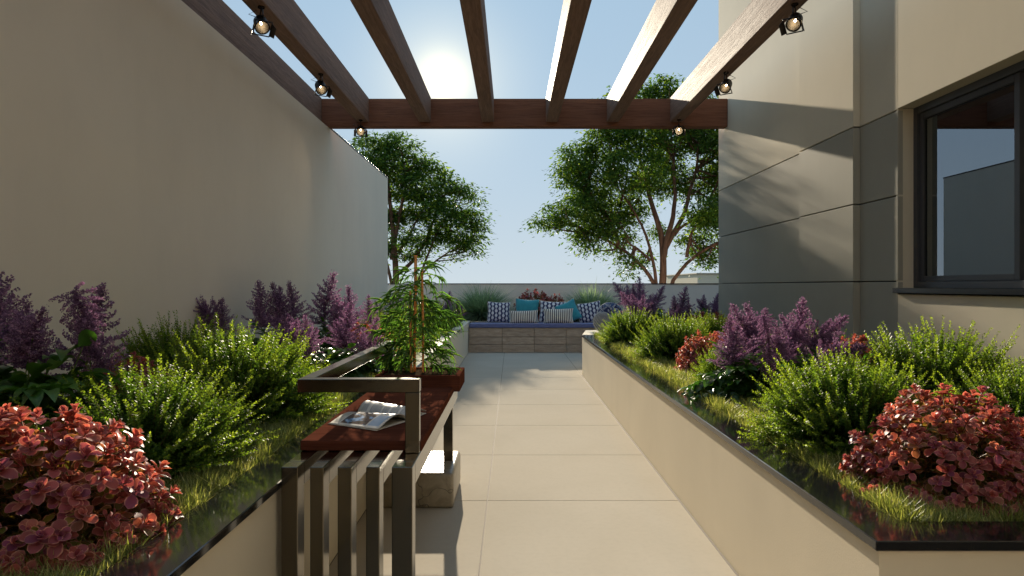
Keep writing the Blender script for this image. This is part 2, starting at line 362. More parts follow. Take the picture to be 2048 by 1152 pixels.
class Batch:
    def __init__(s): s.V = []; s.F = {3: [], 4: []}; s.T = []; s.n = 0
    def leaves(s, tmpl, P, D, L, W, tone, up=None, roll=0.0, shade=None, bend=None):
        """place template leaves: P points, D axis, L length, W width"""
        tv, tf, rim = tmpl; P = np.asarray(P, float); D = nz(np.asarray(D, float)); k = len(P)
        if k == 0: return
        if up is None: up = np.tile([0, 0, 1.0], (k, 1))
        up = np.asarray(up, float) + rng.normal(0, roll if roll else 1e-4, (k, 3))
        S = nz(np.cross(D, up)); Nn = np.cross(S, D)
        L = np.broadcast_to(L, (k,)); W = np.broadcast_to(W, (k,))
        V = (P[:, None, :] + (L[:, None]*tv[None, :, 0])[..., None]*D[:, None, :] + (W[:, None]*tv[None, :, 1])[..., None]*S[:, None, :]
             + (L[:, None]*tv[None, :, 2])[..., None]*Nn[:, None, :])
        nv = tv.shape[0]; s.V.append(V.reshape(-1, 3))
        T = np.ones((k, nv, 4)); T[..., 0] = np.broadcast_to(tone, (k,))[:, None]; T[..., 1] = rim[None]
        sh = rng.random(k) if shade is None else shade; T[..., 2] = np.asarray(sh)[:, None]
        s.T.append(T.reshape(-1, 4)); off = (np.arange(k)*nv)[:, None, None] + s.n
        for f in tf: s.F[f.shape[1]].append((f[None] + off).reshape(-1, f.shape[1]))
        s.n += k*nv
    def tube(s, pts, rad, sides=5, tone=.5):
        pts = np.asarray(pts, float); k = len(pts); rad = np.broadcast_to(rad, (k,))
        d = nz(np.gradient(pts, axis=0)); ref = np.array([0, 0, 1.0]) if abs(d[0][2]) < .9 else np.array([1.0, 0, 0])
        a = nz(np.cross(d, ref)); b = np.cross(d, a); th = np.arange(sides)/sides*2*np.pi
        V = pts[:, None] + rad[:, None, None]*(np.cos(th)[None, :, None]*a[:, None] + np.sin(th)[None, :, None]*b[:, None])
        s.V.append(V.reshape(-1, 3)); s.T.append(np.tile([tone, 0, .5, 1], (k*sides, 1)))
        i = np.arange(k-1)[:, None]*sides; j = np.arange(sides)[None]; jn = (j+1) % sides
        s.F[4].append((np.stack([i+j, i+jn, i+sides+jn, i+sides+j], -1).reshape(-1, 4)) + s.n); s.n += k*sides
    def mesh(s, mt, smooth=False):
        fs = [np.concatenate(f) for f in s.F.values() if f]
        return np_mesh(np.concatenate(s.V), fs, mt, np.concatenate(s.T), smooth)
# leaf templates: (along, side, up)
def A(x): return np.array(x, float)
T_TINY = (A([[0, 0, 0], [.5, .5, .06], [1, 0, .02], [.5, -.5, .06]]), [np.array([[0, 1, 2], [0, 2, 3]])], np.zeros(4))
T_FLO = (A([[0, 0, 0], [.6, .5, .3], [1, -.1, -.2], [.3, -.5, .4], [.8, .1, .7]]), [np.array([[0, 1, 2], [0, 3, 4], [3, 2, 4]])], np.zeros(5))
def ob_leaf(curl=.12, fold=.10, n=4, shape=(.0, .30, .44, .50, .36, 0), xs=(0, .3, .5, .72, .92, 1)):
    V = []; rim = []; Fq = []; Ft = []
    for i, (x, w) in enumerate(zip(xs, shape)):
        z = -curl*x*x + .10*math.sin(x*3)
        if w == 0: V.append((x, 0, z)); rim.append(1 if i else 0)
        else: V += [(x, w, z+fold*w*2), (x, 0, z), (x, -w, z+fold*w*2)]; rim += [1, 0, 1]
    Ft += [(0, 2, 1), (0, 3, 2)]
    for i in range(len(xs)-3):
        a = 1+i*3; Fq += [(a, a+1, a+4, a+3), (a+1, a+2, a+5, a+4)]
    a = 1+(len(xs)-3)*3; e = len(V)-1; Ft += [(a, a+1, e), (a+1, a+2, e)]
    return (A(V), [np.array(Ft), np.array(Fq)], A(rim))
T_OB = [ob_leaf(.10, .12), ob_leaf(.28, .16), ob_leaf(-.12, .10), ob_leaf(.16, .04)]
T_OVATE = [ob_leaf(c, .10, shape=(0, .42, .5, .36, .12, 0), xs=(0, .22, .42, .68, .9, 1)) for c in (.2, .45, .05)]
T_LANCE = [ob_leaf(c, .10, shape=(0, .36, .5, .36, .12, 0), xs=(0, .12, .35, .68, .9, 1)) for c in (.15, .55, .9)]
T_BLADE = [(A([[0, .5, 0], [0, -.5, 0], [.5, .38, -.25*c], [.5, -.38, -.25*c], [1, 0, -c]]), [np.array([[2, 3, 4]]), np.array([[0, 1, 3, 2]])], np.zeros(5)) for c in (.08, .35, .75)]

# ------------------------------------------------------------------ setting: ground and paving
tag(box('ground', -900, 900, -300, 1500, -.6, -.12, 'ground'), kind='structure')
floor = tag(empty('floor', (0, 5, 0)), kind='structure')
box('grout_bed', -3, 3.5, -4.6, 14.43, -.10, -.002, 'grout', floor)
rows = [4.47+1.205*k for k in range(-8, 9)]
for k, y in enumerate(rows):
    y1 = min(y+1.205, 14.42)
    for x0, x1 in ((-.882, -.155), (-.155, 1.05), (1.05, 1.40)):
        if x0 > 1 and y < 10: continue
        g = .0030
        box('tile', x0+g, x1-g, y+g, y1-g, -.02, 0, 'tile', floor, .0012)

# ------------------------------------------------------------------ left boundary wall, back wall, distant building
WXL, WT, WEND = -2.6, 3.6, 14.86
lw = tag(empty('boundary_wall', (WXL, 5, 0)), 'tall plain beige side wall with thin dark coping, left of the flower bed', 'wall')
box('wall_body', WXL-.25, WXL, -4.59, WEND, -.1, WT, 'wall_paint', lw, .004)
box('coping', WXL-.26, WXL+.006, 10.16, WEND+.006, WT+.001, WT+.022, 'coping_metal', lw, .002)
bw = tag(empty('garden_wall', (1, 16.4, 0)), 'low beige wall with a black top edge behind the cushioned seat', 'wall')
box('wall_body', -7, 14, 16.4, 16.56, -.1, 1.385, 'back_paint', bw, .003)
box('coping', -7, 14, 16.39, 16.57, 1.387, 1.412, 'coping_metal', bw, .002)
db = tag(empty('distant_building', (12, 42, 0)), 'pale flat roofed building far away beyond the low back wall', 'building')
box('wall_body', 10.45, 20, 40, 48, -.1, 2.03, 'house_paint', db)
box('roof_edge', 10.38, 20.1, 39.92, 48.1, 2.035, 2.09, 'side_face', db)

# ------------------------------------------------------------------ house on the right
hs = tag(empty('house', (3.2, 2, 0)), 'beige house facade with grey cladding panels and a dark sliding window', 'house')
XB, XA, XC = 3.04, 3.0, 3.058
Y0, Y1, Y2, Y3 = 10.45, 7.42, 6.245, 5.627
box('core', 3.5, 9, -7, Y0-.01, -.1, 5.75, 'interior', hs)
box('backing', 3.09, 3.5, 5.66, Y0-.005, -.1, 5.75, 'gasket', hs)
zs = [-.1, .707, 1.387, 2.067, 2.747]
def panels(x, ya, yb, name='cladding_panel'):
    for i in range(4):
        box(name, x, 3.10, ya, yb, zs[i]+.005, zs[i+1]-.005, 'grey_panel', hs, .003)
    box('upper_wall', x, 3.10, ya, yb, zs[4]+.005, 5.75, 'house_paint', hs, .003)
panels(XB, Y1+.001, Y0); panels(XA, Y2, Y1); panels(XC, Y3, Y2-.002)
WYN, WZ0, WZ1 = 3.40, 1.335, 2.757     # window opening
box('wall_body', XC, 3.5, -7, Y3-.001, -.1, 1.285, 'house_paint', hs, .002)
box('wall_body', XC, 3.5, -7, Y3-.001, WZ1, 5.75, 'house_paint', hs, .002)
box('wall_body', XC, 3.5, -7, WYN, 1.286, WZ1-.001, 'house_paint', hs, .002)
box('jamb', XC+.004, 3.5, Y3+.001, Y3+.03, 1.29, WZ1-.001, 'house_paint', hs)
win = box('window', 3.42, 3.44, WYN, Y3, WZ0, WZ1, 'interior', hs)
WL[win.name] = WL[hs.name]
def wbox(nm, *a, mt='frame', bev=.002): return box(nm, *a, mt, win, bev)
fx0, fx1 = 3.18, 3.25
wbox('frame', fx0, fx1, Y3-.055, Y3-.001, WZ0, WZ1-.001); wbox('frame', fx0, fx1, WYN, WYN+.055, WZ0, WZ1-.001)
wbox('frame', fx0, fx1, WYN+.056, Y3-.056, WZ1-.056, WZ1-.001); wbox('frame', fx0, fx1, WYN+.056, Y3-.056, WZ0, WZ0+.05)
def sash(ya, yb, x):
    w_ = .05
    wbox('sash', x, x+.03, yb-w_, yb, WZ0+.052, WZ1-.058); wbox('sash', x, x+.03, ya, ya+w_, WZ0+.052, WZ1-.058)
    wbox('sash', x, x+.03, ya+w_+.001, yb-w_-.001, WZ0+.052, WZ0+.092); wbox('sash', x, x+.03, ya+w_+.001, yb-w_-.001, WZ1-.105, WZ1-.058)
    wbox('gasket', x+.008, x+.026, yb-w_-.009, yb-w_-.0005, WZ0+.093, WZ1-.106, mt='gasket', bev=0); wbox('gasket', x+.008, x+.026, ya+w_+.0005, ya+w_+.009, WZ0+.093, WZ1-.106, mt='gasket', bev=0)
    wbox('gasket', x+.008, x+.026, ya+w_+.01, yb-w_-.01, WZ1-.114, WZ1-.1055, mt='gasket', bev=0)
    wbox('pane', x+.015, x+.021, ya+w_+.010, yb-w_-.010, WZ0+.0925, WZ1-.1145, mt='glass', bev=0)
sash(4.475, Y3-.057, 3.200); sash(WYN+.057, 4.52, 3.2315)
box('window_sill', 3.03, 3.18, WYN-.03, Y3+.03, 1.294, 1.334, 'granite', hs, .003)

# unseen wall added behind the camera; its sunlit top fills the court with light
rh = tag(empty('added_fill_house', (0, -4.6, 0)), 'unseen pale house wall with dark patio doors, added behind the viewpoint for fill light', 'house')
box('wall_body', -6, 9, -5.2, -4.6, 2.9, 5.2, 'fill_wall_paint', rh)
box('wall_body', -6, -1.7, -5.2, -4.6, -.1, 2.899, 'fill_wall_paint', rh); box('wall_body', 2.3, 9, -5.2, -4.6, -.1, 2.899, 'fill_wall_paint', rh)
for k in range(4):
    dx = -1.7+k*1.0; d_ = box('added_patio_door', dx+.003, dx+.997, -4.95, -4.88, 0, 2.89, 'frame', rh, .003)  # doors added with the wall, so its lower part stays dark in reflections
    WL[d_.name] = WL[rh.name]; box('pane', dx+.07, dx+.93, -4.879, -4.872, .08, 2.8, 'glass', d_)
box('interior', -1.7, 2.3, -5.1, -4.96, -.1, 2.89, 'interior', rh)

# ------------------------------------------------------------------ raised planters
SOIL = .585
def planter(nm, label):
    return tag(empty(nm, label[1]), label[0], 'planter')
pr = planter('raised_planter', ('long beige raised bed along the house with polished black granite coping', (1.06, 2.05, 0)))
PX, PY0, PY1 = 1.06, 2.05, 10.72
box('wall_side', PX, PX+.14, PY0+.1402, PY1, -.1, .588, 'planter_paint', pr)
box('wall_end', PX, 3.055, PY0, PY0+.14, -.1, .588, 'planter_paint', pr)
cx_ = [(PX-.018, PY0-.018), (3.055, PY0-.018), (3.055, PY0+.15), (PX+.155, PY0+.15), (PX+.155, 10.56), (PX-.018, 10.56)]
bm = bmesh.new(); bb = [bm.verts.new((a, b, .59)) for a, b in cx_]; bt = [bm.verts.new((a, b, .62)) for a, b in cx_]
bm.faces.new(bb[::-1]); bm.faces.new(bt)
for i in range(6): bm.faces.new((bb[i], bb[(i+1) % 6], bt[(i+1) % 6], bt[i]))
bmesh.ops.bevel(bm, geom=bm.edges[:], offset=.003, segments=1, affect='EDGES'); cme = bpy.data.meshes.new('mesh'); bm.to_mesh(cme); bm.free(); cme.materials.append(M['granite']); link('coping', cme, pr)
box('soil', PX+.1405, 3.0, PY0+.1405, 10.72, .40, SOIL, 'soil', pr)
box('soil', 2.101, 9.0, 10.721, 16.38, .40, SOIL, 'soil', pr)
# side bench ledge at the far end of the right planter (light render)
lg = tag(empty('side_ledge', (1.3, 12, 0)), 'pale rendered bench ledge joining the far end of the right bed to the back seat', 'ledge')
lp = [(1.06, 10.725), (1.23, 11.85), (1.95, 11.85), (1.95, 10.725)]
lv = [(a, b, -.1) for a, b in lp]+[(a, b, .612) for a, b in lp]
lme = bpy.data.meshes.new('mesh'); lme.from_pydata(lv, [], [(0, 1, 2, 3), (7, 6, 5, 4), (0, 4, 5, 1), (1, 5, 6, 2), (2, 6, 7, 3), (3, 7, 4, 0)]); lme.materials.append(M['planter_paint']); link('ledge_body', lme, lg)
box('ledge_back', 1.96, 2.1, 10.725, 15.1, -.1, .606, 'planter_paint', lg)
box('ledge_seat', 1.056, 1.958, 14.46, 15.1, -.1, .497, 'planter_paint', lg)
pl = planter('raised_planter', ('long beige raised bed along the left wall with polished black granite coping', (-.885, 2, 0)))
LX = -.885
box('wall_side', LX-.14, LX, -1.5, 15.1, -.1, .588, 'planter_paint', pl, .003)
box('coping', LX-.165, LX+.018, -1.5, 8.6, .59, .62, 'granite', pl, .003)
box('rendered_top', LX-.15, LX+.002, 8.603, 15.1, .5885, .612, 'planter_paint', pl, .003)
box('soil', -2.6, LX-.1405, -1.4, 16.38, .40, SOIL, 'soil', pl)
pb = planter('raised_planter', ('narrow planting trough between the cushioned seat and the low back wall', (.3, 15.8, 0)))
box('wall_front', LX+.001, 1.0595, 15.102, 15.2, -.1, .60, 'planter_paint', pb, .003)
box('soil', LX-.14, 2.1, 15.21, 16.38, .40, SOIL+.02, 'soil', pb)

# ------------------------------------------------------------------ built-in seat of blocks
st = tag(empty('block_seat', (.1, 14.7, 0)), 'built in seat faced with grey brown blocks across the far end of the path', 'bench')
SY, SX0, SX1 = 14.42, -.878, 1.055
box('seat_core', SX0, SX1, SY+.03, 15.10, -.02, .497, 'grout', st)
nb = 3; x = SX0
xe = [SX0, -.198, .452, 1.102, 1.752]
zr = [0, .165, .315, .500]
for r_ in range(3):
    for c_ in range(4):
        xx1 = xe[c_+1]
        box('block', xe[c_]+.004, xx1-.004, SY+random.uniform(-.004, .004), SY+.029, zr[r_]+.004, zr[r_+1]-.004, 'block', st, .004)
pad = tag(empty('seat_pad', (.1, 14.7, .5)), 'long navy blue upholstered pad lying on the block seat', 'cushion')
me = box_me(SX0+.01, 1.95, SY-.02, 15.08, .502, .582, 'blue_pad', .026, 4); link('pad_body', me, pad).data.shade_smooth()
for zz in (.512, .572):
    b = Batch(); xa, xb_ = SX0+.02, 1.94
    b.tube([(xa, 15, zz), (xa, SY-.018, zz), (xb_, SY-.018, zz), (xb_, 15, zz)], .006, 6); link('piping', b.mesh('blue_pad', True), pad)

# ------------------------------------------------------------------ pillows
def pillow_mesh(w, h, th, mt, pinch=.09, n=18, seedk=0, pipe=None):
    r2 = random.Random(seedk); V = []; UV = []; idx = {}
    for side in (0, 1):
        for i in range(n+1):
            for j in range(n+1):
                u, v = -1+2*i/n, -1+2*j/n
                edge = i in (0, n) or j in (0, n)
                if edge and side and (i, j, 0) in idx: idx[(i, j, 1)] = idx[(i, j, 0)]; continue
                px = u*(1-pinch*(1-v*v)**1.0*abs(u)**3); py = v*(1-pinch*(1-u*u)*abs(v)**3)
                t_ = ((1-abs(u)**2.6)*(1-abs(v)**2.6))**.55
                wob = .06*math.sin(3.1*u+seedk)*math.cos(2.7*v+seedk*2)
                z = (t_*(1+wob))*th/2*(1 if side == 0 else -1)
                wr = .012*th/.14*math.sin(22*math.atan2(v, u)+seedk)*(max(abs(u), abs(v))**3)*t_
                idx[(i, j, side)] = len(V); V.append((px*w/2, (z+wr), (py+1)*h/2)); UV.append(((u+1)/2, (v+1)/2))
    Fq = []
    for side in (0, 1):
        for i in range(n):
            for j in range(n):
                q = [idx[(i, j, side)], idx[(i+1, j, side)], idx[(i+1, j+1, side)], idx[(i, j+1, side)]]
                Fq.append(q[::-1] if side == 0 else q)
    me = bpy.data.meshes.new('mesh'); me.from_pydata(V, [], Fq); me.materials.append(M[mt])
    ul = me.uv_layers.new(name='UVMap'); li = [l.vertex_index for l in me.loops]
    ul.data.foreach_set('uv', [c for k in li for c in UV[k]]); me.shade_smooth(); return me
def pillow(name, label, cx, Y, z, w, h, th, mt, lean=18, roll=0, yaw=0, seed=1):
    t = tag(empty(name, (cx, Y, z)), label, 'pillow', 'throw pillows on the built in seat')
    me = pillow_mesh(w, h, th, mt, seedk=seed); o = link('cover', me, t); o.data.transform(Matrix.Translation((cx, Y, z)))
    b = Batch(); n_ = 12; e = []
    for (u0, v0, u1, v1) in ((-1, -1, 1, -1), (1, -1, 1, 1), (1, 1, -1, 1), (-1, 1, -1, -1)):
        for k in range(n_):
            s = k/n_; u = u0+(u1-u0)*s; v = v0+(v1-v0)*s
            px = u*(1-.09*(1-v*v)*abs(u)**3); py = v*(1-.09*(1-u*u)*abs(v)**3); e.append((px*w/2, 0, (py+1)*h/2))
    e.append(e[0]); b.tube(e, .0055, 5); link('piping', b.mesh('teal' if mt == 'teal' else 'white_piping', True), t).data.transform(Matrix.Translation((cx, Y, z)))
    t.rotation_euler = (R(-lean), R(roll), R(yaw)); return t
ZP = .583
def pxx(px, Y): return (px-1024)*Y/F
pillow('patterned_pillow', 'navy pillow with pale oval motifs at the left end of the seat', pxx(997, 14.8), 14.82, ZP, .49, .45, .15, 'motif', 14, 2, 4, 1)
pillow('teal_pillow', 'plain teal pillow standing upright behind the smaller striped pillow', pxx(1052, 14.93), 14.93, ZP, .50, .50, .14, 'teal', 10, 3, -6, 2)
pillow('striped_pillow', 'short black and white striped pillow in front of the upright teal one', pxx(1048, 14.6), 14.60, ZP-.005, .60, .275, .13, 'striped', 16, -1, 3, 3)
pillow('patterned_pillow', 'navy pillow with pale oval motifs in the middle, half hidden behind a striped pillow', pxx(1103, 14.86), 14.84, ZP, .55, .46, .14, 'motif', 13, 3, -4, 4)
pillow('striped_pillow', 'wider black and white striped pillow in front of the tilted teal one', pxx(1117, 14.58), 14.58, ZP-.005, .62, .315, .14, 'striped', 15, -1, -3, 5)
pillow('teal_pillow', 'plain teal pillow tipped over onto a corner beside the wider striped pillow', pxx(1146, 14.74), 14.74, ZP+.03, .44, .44, .13, 'teal', 14, -24, 5, 6)
pillow('patterned_pillow', 'navy pillow with pale oval motifs at the right end of the seat', pxx(1183, 14.86), 14.86, ZP, .50, .44, .14, 'motif', 12, -9, -5, 7)
def round_pillow(label, x, y, z, r, th, mt, yaw, lean, roll=0, seed=0):
    t = tag(empty('round_pillow', (x, y, z)), label, 'pillow', 'throw pillows on the built in seat')
    V, Fq, UV = [], [], []; K, S = 40, 9
    prof = [(0, .5)]+[(math.sin(a)*.5*1.0 if False else .5*math.sin(a)**.6, .5*math.cos(a)) for a in [math.pi*i/(S*2) for i in range(1, S*2)]]+[(0, -.5)]
    for i, (rr, tt) in enumerate(prof):
        for k in range(K):
            a = 2*math.pi*k/K; rad = rr*2*r*(1+.01*math.sin(9*a+seed))
            V.append((rad*math.cos(a), tt*th, r+rad*math.sin(a))); UV.append((.5+rr*math.cos(a), .5+rr*math.sin(a)))
    for i in range(len(prof)-1):
        for k in range(K): Fq.append((i*K+k, i*K+(k+1) % K, (i+1)*K+(k+1) % K, (i+1)*K+k))
    me = bpy.data.meshes.new('mesh'); me.from_pydata(V, [], Fq); me.materials.append(M[mt])
    ul = me.uv_layers.new(name='UVMap'); ul.data.foreach_set('uv', [c for l in me.loops for c in UV[l.vertex_index]]); me.shade_smooth()
    me.transform(Matrix.Translation((x, y, z))); link('cover', me, t)
    b = Batch(); a = np.linspace(0, 2*np.pi, 41); b.tube(np.stack([x+r*1.0*np.cos(a), y+0*a, z+r+r*1.0*np.sin(a)], 1), .007, 5)
    link('piping', b.mesh('white_piping', True), t)
    t.rotation_euler = (R(-lean), R(roll), R(yaw)); return t
round_pillow('round pillow with curved grey and white stripes at the near end of the side ledge', 1.47, 11.35, .612, .165, .13, 'round_striped', 12, 14, 0, 1)
round_pillow('round navy and white blotched pillow on the side ledge behind the striped round one', 1.75, 12.7, .612, .23, .16, 'blotch', -10, 16, 0, 2)
round_pillow('pale striped round pillow peeping over the farthest green shrub of the right bed', 1.74, 11.55, .612, .235, .12, 'round_striped', -18, 12, 70, 3)

# ------------------------------------------------------------------ pergola
pg = tag(empty('pergola', (0, 8, 0)), 'dark timber pergola of seven rafters on a cross beam, spanning the path overhead', 'pergola')
box('header_beam', -2.85, 3.039, 10.0, 10.17, 3.597, 3.99, 'header_timber', pg, .006)
for xr in (-2.85, -2.186, -1.31, -.424, .476, 1.334, 2.225):
    zb = 3.656 if xr > -2.8 else 3.602
    box('rafter', xr, xr+.17, -4.598, 9.998, zb, 4.0, 'rafter_timber', pg, .006)

# ------------------------------------------------------------------ spotlights hung from two rafters
def lathe(prof, n=24):
    V, Fq = [], []
    for r_, z in prof:
        for k in range(n): a = 2*math.pi*k/n; V.append((r_*math.cos(a), r_*math.sin(a), z))
    for i in range(len(prof)-1):
        for k in range(n): Fq.append((i*n+k, i*n+(k+1) % n, (i+1)*n+(k+1) % n, (i+1)*n+k))
    return V, Fq
def simple(V, Fq, mt, smooth=True):
    me = bpy.data.meshes.new('mesh'); me.from_pydata([tuple(v) for v in V], [], [tuple(f) for f in Fq]); me.materials.append(M[mt])
    if smooth: me.shade_smooth()
    return me
def spotlight(x, y, ztop, side, aim, label):
    """hangs from (x,y,ztop); aim = direction the lamp points to"""
    t = tag(empty('spotlight', (x, y, ztop)), label, 'spotlight', 'theatre style spotlights under the pergola')
    c = Vector((x, y, ztop-.145)); q = Vector(aim).normalized().to_track_quat('Z', 'X').to_matrix().to_4x4(); Mx = Matrix.Translation(c) @ q
    def add(nm, me, par=t): me.transform(Mx); return link(nm, me, par)
    # can: closed dome at the back, open at +z
    V, Fq = lathe([(0.0, -.085), (.026, -.082), (.045, -.068), (.055, -.045), (.058, -.01), (.058, .045), (.062, .046), (.062, .056), (.054, .056), (.052, .02)])
    body = add('can', simple(V, Fq, 'black_metal'))
    V, Fq = lathe([(.051, .05), (.046, .01), (.033, -.025), (.012, -.04)]); add('reflector', simple(V, Fq, 'reflector'), body)
    V, Fq = lathe([(0, .004), (.005, .001), (.008, -.008), (.008, -.02), (.005, -.03), (0, -.031)], 14); add('bulb', simple(V, Fq, 'bulb'), body)
    # square gel frame and two barn doors
    fr_ = Batch(); s = .066
    for i in range(4):
        a, b_ = math.pi/4+i*math.pi/2, math.pi/4+(i+1)*math.pi/2
        p0, p1 = (s*1.41*math.cos(a), s*1.41*math.sin(a), .062), (s*1.41*math.cos(b_), s*1.41*math.sin(b_), .062); fr_.tube([p0, p1], .0055, 5)
    add('gel_frame', fr_.mesh('black_metal'))
    for sg in (-1, 1):
        V = [(-.060, sg*.066, .062), (.060, sg*.066, .062), (.046, sg*.092, .112), (-.046, sg*.092, .112)]
        V += [(a, b_-sg*.003, c_) for a, b_, c_ in V]
        add('barn_door', simple(V, [(0, 1, 2, 3), (7, 6, 5, 4), (0, 4, 5, 1), (1, 5, 6, 2), (2, 6, 7, 3), (3, 7, 4, 0)], 'black_metal', False))
        kn = Batch(); kn.tube([(sg*.058, 0, -.01), (sg*.080, 0, -.01)], .009, 8); add('knob', kn.mesh('black_metal'))
    # double-wire yoke from the rafter to the sides of the can, in world space
    X = (q @ Vector((1, 0, 0))).normalized()
    yk = Batch()
    for off in (-.007, .007):
        pts = []
        for k in range(15):
            a = math.pi*k/14; lat = math.cos(a)*.066; up = math.sin(a)
            p = c + X*lat + Vector((0, off, 0)) + Vector((0, 0, .010+up*.115)); pts.append(p)
        yk.tube(pts, .0035, 5)
    link('yoke', yk.mesh('black_metal'), t)
    hb = Batch(); b0 = c + Vector((side*.045, 0, .06))
    hb.tube([b0, b0+Vector((side*.058, 0, .022)), b0+Vector((side*.004, 0, .050)), b0+Vector((-side*.006, 0, .050))], .0035, 5); link('handle', hb.mesh('black_metal'), t)
    ms = Batch(); ms.tube([(x, y, ztop+.002), (x, y, ztop-.012)], .028, 16); ms.tube([(x, y, ztop-.005), (x, y, ztop-.03)], .007, 8); link('mount', ms.mesh('black_metal'), t)
    pt = bpy.data.lights.new('bulb_light', 'SPOT'); pt.energy = 5; pt.color = (1, .75, .48); pt.spot_size = R(85); pt.spot_blend = .6; pt.shadow_soft_size = .02
    po = bpy.data.objects.new('bulb_light', pt); COL.objects.link(po); po.parent = t
    po.location = Mx @ Vector((0, 0, .02)) - Vector((x, y, ztop)); po.rotation_euler = (-Vector(aim)).to_track_quat('Z', 'Y').to_euler()
ZR = 3.656
spotlight(-2.07, 5.86, ZR, -1, (.38, -.55, -.75), 'nearest of the three lit black spotlights hanging from the left rafter')
spotlight(-2.08, 7.72, ZR, -1, (.38, -.55, -.75), 'middle one of the three lit black spotlights hanging from the left rafter')
spotlight(-2.10, 9.86, ZR, -1, (.15, -.75, -.55), 'small far spotlight under the cross beam above the left tree')
spotlight(2.31, 5.80, ZR, 1, (-.45, -.55, -.70), 'nearest of the three lit black spotlights hanging from the right rafter')
spotlight(2.31, 7.66, ZR, 1, (-.45, -.55, -.70), 'middle one of the three lit black spotlights hanging from the right rafter')
spotlight(2.31, 9.83, ZR, 1, (-.2, -.85, -.45), 'small far spotlight under the cross beam in front of the right tree')

# ------------------------------------------------------------------ metal and wood bench with planter box
bn = tag(empty('bench', (-.6, 3.7, 0)), 'bronze metal bench with red brown wooden seat and open metal armrest beside the left bed', 'bench')
BX0, BX1, BYN, BYF, BZ = -.862, -.372, 2.65, 4.85, .674
bars = [(-.862, -.800), (-.754, -.704), (-.651, -.599), (-.545, -.495), (-.449, -.372)]
for i, (a, b_) in enumerate(bars):
    box('leg', a, b_, BYN, BYN+.085, 0, BZ, 'metal', bn, .0025)
    box('rail', a, b_, BYN+.0855, (BYF if i in (0, 4) else 4.42), BZ-.088, BZ, 'metal', bn, .0025)
box('leg', -.444, -.385, 4.60, 4.66, .216, BZ-.089, 'metal', bn, .002)
box('leg', -.852, -.80, 4.60, 4.66, .216, BZ-.089, 'metal', bn, .002)
box('seat', -.866, -.376, 2.905, 4.437, BZ+.002, .716, 'bench_wood', bn, .003)
box('seat_edge', -.3755, -.369, 2.905, 4.437, BZ+.0005, .7145, 'bench_wood', bn, .001)
arm = box('armrest', -.431, -.374, 2.862, 2.904, BZ+.001, .920, 'metal', bn, .002)
WL[arm.name] = WL[bn.name]
box('bar', -.866, -.374, 2.862, 2.920, .9205, .974, 'metal', arm, .002)
box('bar', -.866, -.812, 2.9205, 4.888, .9205, .974, 'metal', arm, .002)
box('bar', -.866, -.812, 4.842, 4.888, BZ+.002, .920, 'metal', arm, .002)
# concrete base
box_o = empty('concrete_base', (-.6, 4.6, 0)); tag(box_o, 'rounded polished concrete block carrying the far end of the bench', 'block')
me = box_me(-.862, -.354, 4.30, 4.90, 0.001, .215, 'base_concrete', .022, 4); me.shade_smooth(); link('block_body', me, box_o)
# planter box
pbx = tag(empty('planter_box', (-.6, 4.7, .45)), 'wooden planter box at the far end of the bench holding bamboo', 'planter')
PBY0, PBY1 = 4.46, 4.92
for nm, a in (('board', (-.862, -.328, PBY0, PBY0+.03)), ('board', (-.862, -.328, PBY1-.03, PBY1)), ('board', (-.862, -.832, PBY0+.031, PBY1-.031)), ('board', (-.358, -.328, PBY0+.031, PBY1-.031))):
    box(nm, *a, BZ+.012, .787, 'bench_wood', pbx, .003)
box('liner', -.79, -.46, PBY0+.032, PBY1-.032, .46, BZ+.001, 'black_metal', pbx)
box('soil', -.831, -.359, PBY0+.032, PBY1-.032, BZ+.013, .778, 'soil', pbx)

# ------------------------------------------------------------------ magazine lying open on the bench
mg = tag(empty('magazine', (-.66, 3.42, .717)), 'open magazine with curled glossy pages lying on the wooden bench seat', 'magazine')
def sheet(nm, mt, corners, prof, par, th=.0025, flip=False):
    """corners: spine a, spine b, outer b, outer a (xy); prof(s,t) height"""
    a, b_, c_, d = [Vector(v) for v in corners]; n_, k_ = 16, 10; V, UV, Fq = [], [], []
    for lay in (0, 1):
        for i in range(n_+1):
            for j in range(k_+1):
                s, t_ = i/n_, j/k_; p = (a*(1-t_)+b_*t_)*(1-s)+(d*(1-t_)+c_*t_)*s
                V.append((p.x, p.y, .7175+prof(s, t_)+(th if lay else 0))); UV.append((t_, s) if not flip else (t_, s))
    m1 = (n_+1)*(k_+1)
    for i in range(n_):
        for j in range(k_):
            q = [i*(k_+1)+j, i*(k_+1)+j+1, (i+1)*(k_+1)+j+1, (i+1)*(k_+1)+j]; Fq.append(q[::-1]); Fq.append([v+m1 for v in q])
    for i in range(n_):
        for j in (0, k_): q = i*(k_+1)+j; Fq.append([q, q+k_+1, q+k_+1+m1, q+m1])
    for j in range(k_):
        for i in (0, n_): q = i*(k_+1)+j; Fq.append([q, q+1, q+1+m1, q+m1])
    me = bpy.data.meshes.new('mesh'); me.from_pydata(V, [], Fq); me.materials.append(M[mt])
    ul = me.uv_layers.new(name='UVMap'); ul.data.foreach_set('uv', [c for l in me.loops for c in UV[l.vertex_index]]); me.shade_smooth()
    bm = bmesh.new(); bm.from_mesh(me); bmesh.ops.recalc_face_normals(bm, faces=bm.faces[:]); bm.to_mesh(me); bm.free()
    return link(nm, me, par)
sa, sb = (-.765, 3.50), (-.482, 3.33)
near = ((sa[0], sa[1]), (sb[0], sb[1]), (-.588, 3.10), (-.842, 3.26))
far_ = ((sa[0], sa[1]), (sb[0], sb[1]), (-.425, 3.52), (-.71, 3.71))
sheet('page', 'photo_page', near, lambda s, t_: .042*math.sin(math.pi*min(1, s*1.05)**.75)*(.55+.45*t_)+.006*s*t_, mg)
